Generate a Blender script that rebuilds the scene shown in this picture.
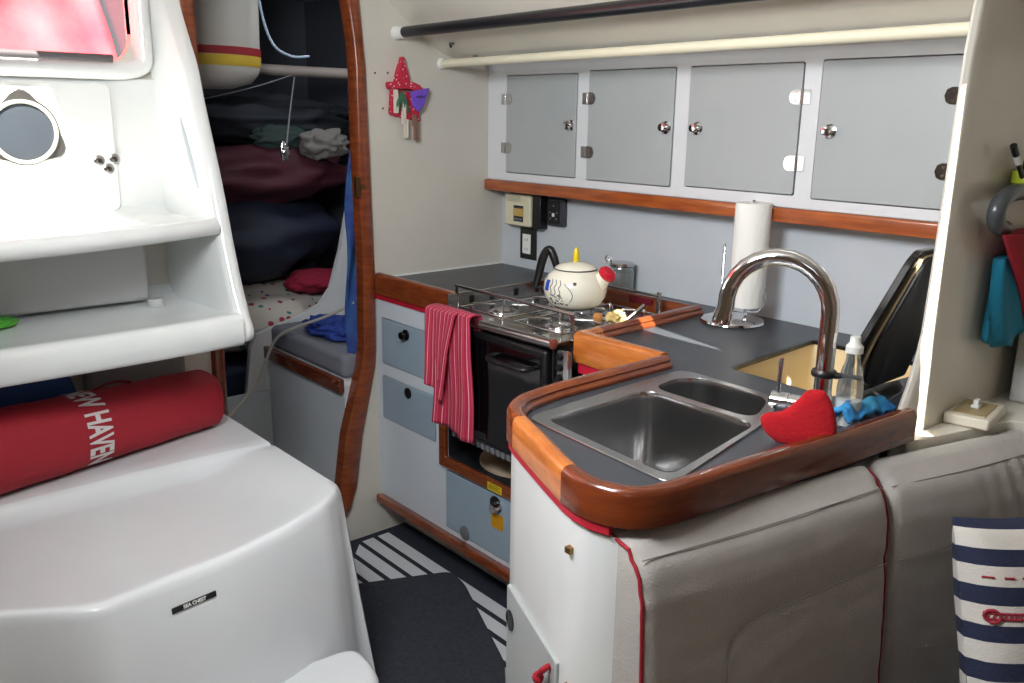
import bpy, bmesh, math, random
from mathutils import Vector, Matrix, noise
random.seed(4)
C = bpy.context.scene.collection
for o in list(bpy.data.objects): bpy.data.objects.remove(o)
PI = math.pi

# ------------------------------------------------------------------ camera
cam = bpy.data.cameras.new('camera'); camo = bpy.data.objects.new('camera', cam); C.objects.link(camo)
cam.sensor_width = 36; cam.lens = 870.4/1024*36; cam.clip_start = 0.02
p, r, yw = .25325, .013806, -.854225
fw = Vector((math.sin(yw)*math.cos(p), math.cos(yw)*math.cos(p), -math.sin(p)))
rt = Vector((math.cos(yw), -math.sin(yw), 0)); up = rt.cross(fw)
r2 = rt*math.cos(r)+up*math.sin(r); u2 = r2.cross(fw)
camo.matrix_world = Matrix(((r2.x, u2.x, -fw.x, 0), (r2.y, u2.y, -fw.y, 0), (r2.z, u2.z, -fw.z, 1.5), (0, 0, 0, 1)))
bpy.context.scene.camera = camo

# ------------------------------------------------------------------ world, sun, companionway light, added fill lights, exposure
W = bpy.data.worlds.new('sky'); bpy.context.scene.world = W; W.use_nodes = True
wn = W.node_tree.nodes; wl = W.node_tree.links
bg = wn['Background']; bg.inputs[1].default_value = 0.5
tc = wn.new('ShaderNodeTexCoord'); sx = wn.new('ShaderNodeSeparateXYZ'); cr = wn.new('ShaderNodeValToRGB')
wl.new(tc.outputs['Generated'], sx.inputs[0]); wl.new(sx.outputs[2], cr.inputs[0]); wl.new(cr.outputs[0], bg.inputs[0])
cr.color_ramp.elements[0].position = 0.0; cr.color_ramp.elements[0].color = (0.55, 0.56, 0.56, 1)
cr.color_ramp.elements[1].position = 0.6; cr.color_ramp.elements[1].color = (0.86, 0.93, 1.0, 1)
SUN_TO = Vector((0.50, -0.30, 0.82)).normalized()        # direction towards the sun
sl = bpy.data.lights.new('sun', 'SUN'); sl.energy = 26; sl.angle = 0.006; sl.color = (1, .95, .84)
so = bpy.data.objects.new('sun', sl); C.objects.link(so)
so.rotation_euler = (-SUN_TO).to_track_quat('-Z', 'Y').to_euler(); so.location = (2, -1, 4)
def area(name, loc, direction, sx_, sy_, e, col=(1, 1, 1)):
    l = bpy.data.lights.new(name, 'AREA'); l.shape = 'RECTANGLE'; l.size = sx_; l.size_y = sy_; l.energy = e; l.color = col
    o = bpy.data.objects.new(name, l); C.objects.link(o); o.location = loc
    o.rotation_euler = Vector(direction).to_track_quat('-Z', 'Y').to_euler(); return o
area('galley_fill', (-1.02, 0.25, 1.90), (-0.14, 1.0, -.22), .5, .4, 36, (.92, .96, 1.0))  # added fill aimed at the locker doors; the ceiling here has no hatch
area('companionway_daylight', (-2.1, 0.08, 2.0), (0.1, 0.15, -1), .6, .5, .9, (.93, .98, 1))
area('aft_cabin_fill', (-2.95, 1.85, 2.03), (0, 0, -1), .3, .3, 2.6, (.92, .96, 1))  # added fill to lift the enclosed aft cabin; no hatch is built
area('saloon_fill', (0.25, -0.45, 1.95), (-0.5, 0.7, -.8), .5, .5, 1.5, (.95, .98, 1))  # added fill for the settee cushions, under closed ceiling
vs = bpy.context.scene.view_settings
vs.view_transform = 'Standard'; vs.look = 'None'; vs.gamma = 1; vs.use_curve_mapping = False; vs.exposure = 0.0

# ------------------------------------------------------------------ materials
def lin(c):
    c = c/255
    return c/12.92 if c <= .04045 else ((c+.055)/1.055)**2.4
MATS = {}
def mat(name, rgb, rough=.5, metal=0, bump=0, bscale=60, var=0, vscale=6, coat=0, alpha=1, trans=0, stretch=None, sheen=0, rgb2=None, emis=0):
    if name in MATS: return MATS[name]
    m = bpy.data.materials.new(name); m.use_nodes = True; n = m.node_tree.nodes; l = m.node_tree.links
    b = n['Principled BSDF']; col = (*[lin(x) for x in rgb], 1)
    b.inputs['Base Color'].default_value = col; b.inputs['Roughness'].default_value = rough; b.inputs['Metallic'].default_value = metal
    if coat: b.inputs['Coat Weight'].default_value = coat; b.inputs['Coat Roughness'].default_value = .08
    if trans: b.inputs['Transmission Weight'].default_value = trans
    if sheen: b.inputs['Sheen Weight'].default_value = sheen
    if alpha < 1: b.inputs['Alpha'].default_value = alpha
    if emis: b.inputs['Emission Color'].default_value = col; b.inputs['Emission Strength'].default_value = emis
    t = n.new('ShaderNodeTexCoord'); mp = n.new('ShaderNodeMapping'); l.new(t.outputs['Object'], mp.inputs[0])
    if stretch: mp.inputs['Scale'].default_value = stretch
    if var or rgb2:
        nz = n.new('ShaderNodeTexNoise'); nz.inputs['Scale'].default_value = vscale; nz.inputs['Detail'].default_value = 5
        l.new(mp.outputs[0], nz.inputs[0]); rp = n.new('ShaderNodeValToRGB')
        c2 = (*[lin(x) for x in rgb2], 1) if rgb2 else (*[x*(1-var) for x in col[:3]], 1)
        rp.color_ramp.elements[0].position = .35; rp.color_ramp.elements[0].color = c2
        rp.color_ramp.elements[1].position = .65; rp.color_ramp.elements[1].color = col
        l.new(nz.outputs[0], rp.inputs[0]); l.new(rp.outputs[0], b.inputs['Base Color'])
    if bump:
        nb = n.new('ShaderNodeTexNoise'); nb.inputs['Scale'].default_value = bscale; nb.inputs['Detail'].default_value = 3
        l.new(t.outputs['Object'], nb.inputs[0]); bp = n.new('ShaderNodeBump'); bp.inputs['Strength'].default_value = bump
        bp.inputs['Distance'].default_value = .004; l.new(nb.outputs[0], bp.inputs['Height']); l.new(bp.outputs[0], b.inputs['Normal'])
    MATS[name] = m; return m
def stripe_mat(name, axis, scale, stops, rough=.9, offset=0, bump=.2):
    """uv driven repeating stripes: stops = [(pos, rgb)...] constant ramp"""
    m = bpy.data.materials.new(name); m.use_nodes = True; n = m.node_tree.nodes; l = m.node_tree.links
    b = n['Principled BSDF']; b.inputs['Roughness'].default_value = rough
    t = n.new('ShaderNodeTexCoord'); s = n.new('ShaderNodeSeparateXYZ'); l.new(t.outputs['UV'], s.inputs[0])
    m1 = n.new('ShaderNodeMath'); m1.operation = 'MULTIPLY_ADD'; m1.inputs[1].default_value = scale; m1.inputs[2].default_value = offset
    l.new(s.outputs[axis], m1.inputs[0]); m2 = n.new('ShaderNodeMath'); m2.operation = 'FRACT'; l.new(m1.outputs[0], m2.inputs[0])
    rp = n.new('ShaderNodeValToRGB'); rp.color_ramp.interpolation = 'CONSTANT'; e = rp.color_ramp.elements
    while len(e) < len(stops): e.new(.5)
    for i, (q, c) in enumerate(stops): e[i].position = q
    for i, (q, c) in enumerate(stops): e[i].color = (*[lin(x) for x in c], 1)
    l.new(m2.outputs[0], rp.inputs[0]); l.new(rp.outputs[0], b.inputs['Base Color'])
    if bump:
        nb = n.new('ShaderNodeTexNoise'); nb.inputs['Scale'].default_value = 300; l.new(t.outputs['Object'], nb.inputs[0])
        bp = n.new('ShaderNodeBump'); bp.inputs['Strength'].default_value = bump; bp.inputs['Distance'].default_value = .003
        l.new(nb.outputs[0], bp.inputs['Height']); l.new(bp.outputs[0], b.inputs['Normal'])
    return m, rp, t, b

gel = mat('white gelcoat', (226, 229, 228), .22, var=.03, coat=.3)
gelc = mat('cream gelcoat', (226, 221, 208), .3, var=.04, coat=.25)
wallm = mat('bulkhead laminate', (206, 201, 190), .42, var=.03)
wallb = mat('pale hull laminate', (196, 202, 208), .4, var=.03)
framem = mat('white locker laminate', (220, 222, 224), .4, var=.02)
doorm = mat('grey blue laminate', (172, 177, 177), .38, var=.04)
topm = mat('slate laminate worktop', (60, 64, 70), .36, var=.08, vscale=40)
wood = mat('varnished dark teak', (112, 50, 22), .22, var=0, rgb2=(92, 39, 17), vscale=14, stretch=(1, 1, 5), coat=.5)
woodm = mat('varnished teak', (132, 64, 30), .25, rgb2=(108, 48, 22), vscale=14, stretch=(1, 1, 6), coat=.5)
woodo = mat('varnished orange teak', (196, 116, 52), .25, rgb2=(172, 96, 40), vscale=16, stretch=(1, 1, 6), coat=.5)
redp = mat('red painted strip', (176, 20, 44), .5)
chrome = mat('polished chrome', (225, 225, 228), .08, 1)
steel = mat('brushed stainless', (196, 196, 196), .20, 1, bump=.02, bscale=120)
steeld = mat('dark cooktop steel', (160, 156, 150), .22, 1, var=.2, vscale=12)
black = mat('black plastic', (18, 18, 20), .35)
blackg = mat('black glass', (8, 8, 10), .06, coat=.5)
navy = mat('navy cloth', (30, 40, 66), .9, bump=.5, bscale=40)
fabric = mat('grey beige upholstery', (176, 170, 164), .95, bump=.35, bscale=260, var=.05, vscale=30, sheen=.2)
redc = mat('red cloth', (170, 22, 40), .85, bump=.3, bscale=90, var=.12)
cream = mat('cream foam', (240, 220, 176), .6)
white = mat('white plastic', (235, 235, 232), .4)
beige = mat('beige plastic', (214, 208, 180), .5)
grey = mat('grey plastic', (110, 112, 115), .5)
paper = mat('white paper towel', (240, 238, 232), .95, bump=.5, bscale=70)

# ------------------------------------------------------------------ geometry helpers
def obj(name, bm, m, parent=None, bevel=0, sharp=40, sub=0, seg=2):
    me = bpy.data.meshes.new(name); bmesh.ops.recalc_face_normals(bm, faces=bm.faces); bm.to_mesh(me); bm.free()
    if m: me.materials.append(m)
    me.shade_smooth() if hasattr(me, 'shade_smooth') else None
    for q in me.polygons: q.use_smooth = True
    me.set_sharp_from_angle(angle=math.radians(180 if any(k in name for k in ('bag', 'bedding', 'blanket', 'bundle', 'heap', 'pouch', 'cloth')) and name not in ('clothespin', 'bag_body') else sharp))
    o = bpy.data.objects.new(name, me); C.objects.link(o)
    if parent: o.parent = parent; o.matrix_parent_inverse = Matrix.Translation(-parent.location) if parent.rotation_euler == parent.rotation_euler and parent.parent is None and parent.type == 'EMPTY' else Matrix()
    if bevel:
        b = o.modifiers.new('bevel', 'BEVEL'); b.width = bevel; b.segments = seg; b.limit_method = 'ANGLE'; b.angle_limit = math.radians(35)
    if sub:
        s = o.modifiers.new('subd', 'SUBSURF'); s.levels = sub; s.render_levels = sub
    return o
def thing(name, label, cat, loc=(0, 0, 0), group=None):
    o = bpy.data.objects.new(name, None); C.objects.link(o); o.location = loc; o.empty_display_size = .05
    o['label'] = label; o['category'] = cat
    if group: o['group'] = group
    return o
def tag(o, label, cat, group=None, kind=None):
    o['label'] = label; o['category'] = cat
    if group: o['group'] = group
    if kind: o['kind'] = kind
    return o
def struct(o): o['kind'] = 'structure'; return o
def B(): return bmesh.new()
def box(bm, lo, hi, M=None):
    v = [bm.verts.new((x, y, z)) for x in (lo[0], hi[0]) for y in (lo[1], hi[1]) for z in (lo[2], hi[2])]
    for f in ((0, 1, 3, 2), (4, 6, 7, 5), (0, 4, 5, 1), (2, 3, 7, 6), (0, 2, 6, 4), (1, 5, 7, 3)): bm.faces.new([v[i] for i in f])
    if M: bmesh.ops.transform(bm, matrix=M, verts=v)
    return bm
def prism(bm, pts, a, b, axis='z', M=None):
    """pts 2D polygon; axis z:(x,y) y:(x,z) x:(y,z)"""
    def P(u, w, t): return {'z': (u, w, t), 'y': (u, t, w), 'x': (t, u, w)}[axis]
    A = [bm.verts.new(P(u, w, a)) for u, w in pts]; D = [bm.verts.new(P(u, w, b)) for u, w in pts]
    bm.faces.new(A); bm.faces.new(D[::-1]); n = len(pts)
    for i in range(n): bm.faces.new((A[i], D[i], D[(i+1) % n], A[(i+1) % n]))
    if M: bmesh.ops.transform(bm, matrix=M, verts=A+D)
    return bm
def lathe(bm, prof, c=(0, 0, 0), axis=(0, 0, 1), n=32, M=None):
    q = Vector((0, 0, 1)).rotation_difference(Vector(axis)).to_matrix(); c = Vector(c); rings = []; allv = []
    for rr, h in prof:
        if rr < 1e-6: ring = [bm.verts.new(c+q@Vector((0, 0, h)))]
        else: ring = [bm.verts.new(c+q@Vector((rr*math.cos(2*PI*i/n), rr*math.sin(2*PI*i/n), h))) for i in range(n)]
        rings.append(ring); allv += ring
    for A, D in zip(rings, rings[1:]):
        for i in range(n):
            j = (i+1) % n
            if len(A) == 1 and len(D) == 1: continue
            if len(A) == 1: bm.faces.new((A[0], D[j], D[i]))
            elif len(D) == 1: bm.faces.new((A[i], A[j], D[0]))
            else: bm.faces.new((A[i], A[j], D[j], D[i]))
    for R_, in ((rings[0],), (rings[-1],)):
        if len(R_) > 1: bm.faces.new(R_)
    return bm
def catmull(pts, k=6):
    pts = [Vector(q) for q in pts]; out = []
    for i in range(len(pts)-1):
        a = pts[max(i-1, 0)]; b = pts[i]; c = pts[i+1]; d = pts[min(i+2, len(pts)-1)]
        for j in range(k):
            t = j/k; out.append(.5*((2*b)+(c-a)*t+(2*a-5*b+4*c-d)*t*t+(3*b-a-3*c+d)*t**3))
    out.append(pts[-1]); return out
def tube(bm, pts, rad, n=12, smooth=0, cap=True):
    pts = [Vector(q) for q in pts]
    if smooth: 
        if not isinstance(rad, (int, float)):
            rr = []
            for i in range(len(rad)-1):
                for j in range(smooth): rr.append(rad[i]+(rad[i+1]-rad[i])*j/smooth)
            rad = rr+[rad[-1]]
        pts = catmull(pts, smooth)
    if isinstance(rad, (int, float)): rad = [rad]*len(pts)
    T = []
    for i in range(len(pts)):
        t = pts[min(i+1, len(pts)-1)]-pts[max(i-1, 0)]; T.append(t.normalized())
    u = T[0].orthogonal().normalized(); rings = []
    for i, q in enumerate(pts):
        if i: u = (T[i-1].rotation_difference(T[i]).to_matrix()@u)
        u = (u-T[i]*u.dot(T[i])).normalized(); w = T[i].cross(u)
        rings.append([bm.verts.new(q+rad[i]*(u*math.cos(2*PI*k/n)+w*math.sin(2*PI*k/n))) for k in range(n)])
    for A, D in zip(rings, rings[1:]):
        for i in range(n): bm.faces.new((A[i], A[(i+1) % n], D[(i+1) % n], D[i]))
    if cap: bm.faces.new(rings[0][::-1]); bm.faces.new(rings[-1])
    return bm
def offset_path(pts, d, closed=False):
    pts = [Vector((q[0], q[1])) for q in pts]; out = []; n = len(pts)
    for i in range(n):
        if closed: a, c = pts[i-1], pts[(i+1) % n]
        else: a, c = pts[max(i-1, 0)], pts[min(i+1, n-1)]
        b = pts[i]; e1 = (b-a).normalized() if (b-a).length > 1e-9 else None; e2 = (c-b).normalized() if (c-b).length > 1e-9 else None
        if e1 is None: e1 = e2
        if e2 is None: e2 = e1
        n1 = Vector((-e1.y, e1.x)); n2 = Vector((-e2.y, e2.x)); m = (n1+n2); m = m.normalized() if m.length > 1e-6 else n1
        out.append(b+m*(d/max(.35, m.dot(n1))))
    return out
def sweep(bm, path, prof, closed=False):
    """path 2D, prof [(offset left of path, z)] closed loop"""
    cols = [offset_path(path, d, closed) for d, z in prof]; n = len(path); k = len(prof)
    V = [[bm.verts.new((cols[j][i].x, cols[j][i].y, prof[j][1])) for j in range(k)] for i in range(n)]
    for i in range(n if closed else n-1):
        a, b = V[i], V[(i+1) % n]
        for j in range(k): bm.faces.new((a[j], a[(j+1) % k], b[(j+1) % k], b[j]))
    if not closed: bm.faces.new(V[0][::-1]); bm.faces.new(V[-1])
    return bm
def round_poly(pts, rad, k=5):
    """round every corner; rad scalar or list"""
    out = []; n = len(pts); P = [Vector(q) for q in pts]
    for i in range(n):
        rr = rad[i] if isinstance(rad, (list, tuple)) else rad
        if rr <= 0: out.append(P[i]); continue
        a = (P[i-1]-P[i]); c = (P[(i+1) % n]-P[i]); la = min(rr, a.length*.49); lc = min(rr, c.length*.49)
        s = P[i]+a.normalized()*la; e = P[i]+c.normalized()*lc
        for j in range(k+1):
            t = j/k; out.append(s*(1-t)**2+P[i]*2*t*(1-t)+e*t*t)
    return [(q.x, q.y) for q in out]
def rrect(x0, y0, x1, y1, rad, k=5): return round_poly([(x0, y0), (x1, y0), (x1, y1), (x0, y1)], rad, k)
def holed(outer, holes, lo, hi, axis='z'):
    """flat plate with holes -> bmesh, via filled curve"""
    cu = bpy.data.curves.new('tmp', 'CURVE'); cu.dimensions = '2D'; cu.fill_mode = 'BOTH'; cu.extrude = (hi-lo)/2
    for loop in [outer]+holes:
        s = cu.splines.new('POLY'); s.points.add(len(loop)-1); s.use_cyclic_u = True
        for i, q in enumerate(loop): s.points[i].co = (q[0], q[1], 0, 1)
    o = bpy.data.objects.new('tmp', cu); C.objects.link(o)
    dg = bpy.context.evaluated_depsgraph_get(); me = bpy.data.meshes.new_from_object(o.evaluated_get(dg))
    bm = bmesh.new(); bm.from_mesh(me); mid = (lo+hi)/2
    for v in bm.verts:
        u, w, t = v.co; t += mid
        v.co = {'z': (u, w, t), 'y': (u, t, w), 'x': (t, u, w)}[axis]
    bmesh.ops.remove_doubles(bm, verts=bm.verts, dist=1e-5)
    bpy.data.objects.remove(o); bpy.data.curves.remove(cu); bpy.data.meshes.remove(me); return bm
def grid(bm, nu, nv, f, closed_u=False, uvf=None):
    V = [[bm.verts.new(f(i/(nu if closed_u else nu-1), j/(nv-1))) for j in range(nv)] for i in range(nu)]
    uv = bm.loops.layers.uv.verify()
    for i in range(nu if closed_u else nu-1):
        for j in range(nv-1):
            i2 = (i+1) % nu; fc = bm.faces.new((V[i][j], V[i2][j], V[i2][j+1], V[i][j+1]))
            D = nu if closed_u else nu-1
            for lp, (a, b) in zip(fc.loops, ((i, j), (i+1, j), (i+1, j+1), (i, j+1))): lp[uv].uv = (a/D, b/(nv-1))
    return V
def solidify(o, t, off=-1):
    s = o.modifiers.new('solid', 'SOLIDIFY'); s.thickness = t; s.offset = off; return o
def nz(x, y=0, z=0, s=1): return noise.noise(Vector((x*s, y*s, z*s)))
def text_bm(txt, size, depth=.0008, bold=0, space=1.0, shear=0):
    cu = bpy.data.curves.new('t', 'FONT'); cu.body = txt; cu.size = size; cu.extrude = depth; cu.offset = bold; cu.space_character = space
    cu.align_x = 'CENTER'; cu.align_y = 'CENTER'; o = bpy.data.objects.new('t', cu); C.objects.link(o)
    dg = bpy.context.evaluated_depsgraph_get(); me = bpy.data.meshes.new_from_object(o.evaluated_get(dg))
    bm = bmesh.new(); bm.from_mesh(me); bpy.data.objects.remove(o); bpy.data.curves.remove(cu); return bm
def place_text(bm, org, right, upv):
    right = Vector(right).normalized(); upv = Vector(upv).normalized(); nn = right.cross(upv)
    M = Matrix(((right.x, upv.x, nn.x, org[0]), (right.y, upv.y, nn.y, org[1]), (right.z, upv.z, nn.z, org[2]), (0, 0, 0, 1)))
    bmesh.ops.transform(bm, matrix=M, verts=bm.verts); return bm
def blob(bm, c, s, amp=.1, fr=3, seed=0, nu=48, nv=30):
    c = Vector(c)
    def f(u, v):
        a = 2*PI*u; b = PI*(v-.5)*.998; d = Vector((math.cos(a)*math.cos(b), math.sin(a)*math.cos(b), math.sin(b)))
        k = 1+amp*noise.noise(d*fr+Vector((seed, seed*.7, 0)))
        return c+Vector((d.x*s[0]*k, d.y*s[1]*k, d.z*s[2]*k))
    V = grid(bm, nu, nv, f, closed_u=True)
    bm.faces.new([V[i][0] for i in range(nu)][::-1]); bm.faces.new([V[i][-1] for i in range(nu)]); return bm

BX = -2.543      # face of the aft bulkhead
# ================================================================== THE SETTING
struct(obj('floor', box(B(), (-4.3, -1.1, -.05), (1.0, 2.3, 0)), gelc))
# aft bulkhead with doorway and companionway opening
dl = 1.05
door_in = [(dl, .0), (1.385, .0), (1.400, .12), (1.417, .231), (1.445, .411), (1.504, .649), (1.512, .72), (1.518, .985), (1.512, 1.386), (1.512, 1.645), (1.505, 1.727), (1.484, 1.844), (1.45, 1.925), (1.38, 1.965), (1.30, 1.975), (1.13, 1.97), (1.07, 1.94), (dl, 1.86)]
door_in = [(a+(.030 if a > 1.3 and i > 1 else 0)-(.05 if a < 1.1 else 0), b+(.015 if b > 1.9 else 0)) for i, (a, b) in enumerate(door_in)]
comp = [(-.30, 2.3), (-.30, 1.70)] + [(-.30+.08*(1-math.cos(t)), 1.70-.08*math.sin(t)) for t in (.4, .8, 1.2, 1.57)] + [(.76, 1.62)] + [(.76+.08*math.sin(t), 1.70-.08*math.cos(t)) for t in (.3, .6, .9, 1.2, 1.57)] + [(.84, 2.3)]
outer_b = [(-1.1, 0)] + door_in[:1] + door_in[1:2][::-1]
# outline walked as one polygon: floor line is broken by the doorway, top by the companionway
poly = [(-1.1, 0), (dl, 0)] + door_in[1:][::-1][0:0]
poly = [(-1.1, 0.0)] + [(dl-.05, 0.0)] + [q for q in door_in[::-1] if q[1] > 0] + [(1.385, 0.0), (2.2, 0.0), (2.2, 2.3)] + comp[::-1] + [(-1.1, 2.3)]
struct(obj('wall_aft', holed(poly, [], BX-.03, BX, 'x'), wallm, bevel=0))
struct(obj('wall_outboard', box(B(), (BX, 2.158, 0), (-.66, 2.19, 1.75)), wallb))
# headliner: stepped profile along x
prof = [(-1.1, 2.02), (1.52, 2.02), (1.60, 1.93), (1.672, 1.845), (1.80, 1.752), (1.881, 1.703), (1.93, 1.692), (2.09, 1.680), (2.2, 1.675)]
pp = prof+[(y, z+.03) for y, z in prof[::-1]]
hb = B()
for xa, xb in ((BX, .9),):
    # sloping side part
    q = prof[1:]; prism(hb, q+[(y, z+.03) for y, z in q[::-1]], xa, xb, 'x')
struct(obj('ceiling', hb, gelc, sharp=25))
struct(obj('ceiling', holed([(BX, -1.1), (.9, -1.1), (.9, 1.52), (BX, 1.52)], [[(BX+.02, -.28), (-1.78, -.28), (-1.78, .45), (BX+.02, .45)], [(-1.045, 1.436), (-1.025, 1.490), (-.96, 1.444), (-.76, 1.402), (-.56, 1.358), (-.56, 1.342), (-.76, 1.347), (-.96, 1.378)], [(.02, 1.215), (.035, 1.235), (-.42, 1.510), (-.43, 1.488)]], 2.02, 2.05, 'z'), gelc))  # slits added out of view so the sun casts streaks on pillar and worktop
struct(obj('wall_port', box(B(), (BX, -1.13, 0), (.93, -1.1, 2.05)), mat('saloon pale panelling', (150, 136, 118), .5, rgb2=(136, 120, 102), stretch=(6, 6, 1))))
struct(obj('wall_saloon', box(B(), (.9, -1.1, 0), (.93, 2.2, 2.05)), MATS['saloon pale panelling']))
# forward partial bulkhead (the pillar) with rounded edge
def pil(z):   # leading edge y and forward face x
    t = (z-.6)/(1.8-.6); return 1.575+.095*t
bm = B(); L = 14
PT = [(0, 1.575), (.90, 1.575), (.96, 1.588), (1.006, 1.615), (1.06, 1.640), (1.112, 1.652), (1.30, 1.662), (1.626, 1.673), (1.71, 1.685), (2.1, 1.73)]
lerp_ = lambda a, b, t: a+(b-a)*t
def pf(u, v):
    z = .0+v*1.9
    y0 = .0
    for (za, ya), (zb, yb) in zip(PT, PT[1:]):
        if za <= z <= zb: y0 = lerp_(ya, yb, (z-za)/(zb-za))
    s = u; pts = [(-.712, 2.17), (-.712, y0+.02), (-.709, y0+.006), (-.702, y0), (-.694, y0+.008), (-.688, y0+.035), (-.684, y0+.12), (-.680, 2.17)]
    i = s*(len(pts)-1); k = min(int(i), len(pts)-2); a, b = pts[k], pts[k+1]; t = i-k
    return Vector((a[0]+(b[0]-a[0])*t, a[1]+(b[1]-a[1])*t, z))
V = grid(bm, 22, 90, pf)
struct(obj('wall_forward', bm, gelc, sharp=80))
struct(obj('trim_1', box(B(), (-.711, 1.60, .0), (-.70, 2.158, .885)), wallm))
struct(obj('wall_hull', box(B(), (-.68, 2.17, .3), (.9, 2.2, 1.75)), gelc))
struct(obj('trim_2', prism(B(), round_poly([(-.6835, 1.58), (-.665, 1.60), (-.60, 1.86), (-.50, 1.93), (.9, 2.02), (.9, 2.168), (-.6835, 2.168)], .02, 3), .875, .915, 'z'), gelc, bevel=.018, seg=4))

# ---- aft cabin shell
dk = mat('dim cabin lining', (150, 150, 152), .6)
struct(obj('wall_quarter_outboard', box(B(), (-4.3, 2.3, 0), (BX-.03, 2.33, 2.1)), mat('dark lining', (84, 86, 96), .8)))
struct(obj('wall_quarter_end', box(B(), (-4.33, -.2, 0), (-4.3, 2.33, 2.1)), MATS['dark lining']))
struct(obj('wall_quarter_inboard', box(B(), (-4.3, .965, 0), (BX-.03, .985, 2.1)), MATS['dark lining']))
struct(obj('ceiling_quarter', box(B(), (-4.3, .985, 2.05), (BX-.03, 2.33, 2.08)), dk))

# ================================================================== DOORWAY FRAME
t = thing('door_frame', 'varnished teak arched frame around the doorway to the aft cabin', 'door frame', (BX, 1.3, 0))
inn = [(1.385, .06), (1.400, .13), (1.417, .231), (1.445, .411), (1.516, .649), (1.528, .72), (1.533, .985), (1.524, 1.386), (1.524, 1.645), (1.519, 1.727), (1.502, 1.844), (1.46, 1.925), (1.38, 1.965), (1.30, 1.975), (1.13, 1.97), (1.07, 1.94), (dl-.035, 1.86), (dl-.03, 1.5), (dl-.01, 1.2), (dl-.02, .62), (dl-.02, .0)]
out = [(1.425, .10), (1.455, .131), (1.483, .212), (1.512, .396), (1.571, .637), (1.577, .70), (1.580, .979), (1.573, 1.385), (1.566, 1.648), (1.557, 1.76), (1.549, 1.86), (1.50, 1.96), (1.40, 2.005), (1.30, 2.015), (1.11, 2.01), (1.03, 1.98), (dl-.09, 1.88), (dl-.08, 1.5), (dl-.055, 1.2), (dl-.06, .62), (dl-.06, .0)]
bm = B(); rings = []
for (a, b), (c, d) in zip(inn, out):
    m = .004
    rings.append([bm.verts.new(q) for q in ((BX-.036, a, b), (BX+.008, a, b), (BX+.016, a+(c-a)*.2, b+(d-b)*.2), (BX+.016, a+(c-a)*.8, b+(d-b)*.8), (BX+.008, c, d), (BX-.0005, c, d))])
for A, D in zip(rings, rings[1:]):
    for i in range(6): bm.faces.new((A[i], A[(i+1) % 6], D[(i+1) % 6], D[i]))
bm.faces.new(rings[0]); bm.faces.new(rings[-1][::-1])
obj('frame', bm, woodm, t, sharp=50)
bm = box(B(), (BX+.004, 1.511, 1.235), (BX+.0175, 1.528, 1.30)); lathe(bm, [(.009, 0), (.009, .004), (0, .005)], (BX+.016, 1.535, 1.268), (1, 0, 0), 12)
o = obj('strike_plate', bm, mat('tarnished brass', (96, 70, 40), .4, .8), t)

# ================================================================== OVERHEAD LOCKERS
t = thing('overhead_locker', 'long white overhead locker with four grey blue doors above the galley', 'cabinet', (-1.6, 2.1, 1.25))
doors = [(-2.435, -2.085, 1.305, 1.636, 'L'), (-2.03, -1.683, 1.303, 1.642, 'L'), (-1.627, -1.27, 1.309, 1.642, 'R'), (-1.216, -.874, 1.304, 1.645, 'R')]
bm = holed([(BX+.002, 1.275), (-.713, 1.275), (-.713, 1.683), (BX+.002, 1.683)], [rrect(a-.003, c-.003, b+.003, d+.003, .006, 2) for a, b, c, d, s in doors], 2.083, 2.100, 'y')
box(bm, (BX+.002, 2.100, 1.262), (-.713, 2.156, 1.280)); box(bm, (BX+.002, 2.125, 1.280), (-.713, 2.156, 1.66))
obj('face_frame', bm, framem, t, sharp=30)
for a, b, c, d, s in doors:
    dr = obj('door', prism(B(), rrect(a, c, b, d, .006, 2), 2.079, 2.095, 'y'), doorm, t, bevel=.0015)
    kx = b-.022 if s == 'L' else a+.036; kz = 1.474
    bm = B(); lathe(bm, [(.0185, -.001), (.0185, .003), (.013, .005), (.009, .006), (.008, .012), (.013, .016), (.0145, .022), (.011, .027), (0, .029)], (kx, 2.079, kz), (0, -1, 0), 24)
    obj('knob', bm, chrome, dr)
    hx = a if s == 'L' else b; sg = 1 if s == 'L' else -1
    for hz in (1.558, 1.390):
        bm = B()
        pts = [(hx-sg*.002, hz-.019), (hx+sg*.018, hz-.019), (hx+sg*.028, hz-.014), (hx+sg*.033, hz), (hx+sg*.028, hz+.014), (hx+sg*.018, hz+.019), (hx-sg*.002, hz+.019)]
        prism(bm, pts, 2.0755, 2.0785, 'y'); prism(bm, [(hx-sg*.026, hz-.018), (hx-sg*.004, hz-.018), (hx-sg*.004, hz+.018), (hx-sg*.026, hz+.018)], 2.0775, 2.0825, 'y')
        tube(bm, [(hx-sg*.003, 2.0755, hz-.018), (hx-sg*.003, 2.0755, hz+.018)], .0035, 10)
        for dz in (-.01, .01): lathe(bm, [(.003, 0), (.0025, .001), (0, .0012)], (hx+sg*.014, 2.0755, hz+dz), (0, -1, 0), 8)
        obj('hinge', bm, steel if s == 'L' else chrome, dr)
bm = B(); prism(bm, [(2.066, 1.236), (2.110, 1.236), (2.110, 1.2615), (2.082, 1.2615), (2.082, 1.274), (2.069, 1.274), (2.066, 1.270)], BX+.002, -.713, 'x')
obj('teak_trim', bm, mat('varnished teak strip', (176, 92, 40), .3, rgb2=(140, 66, 28), vscale=10, stretch=(1, 8, 8), coat=.4), t, bevel=.002)

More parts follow.
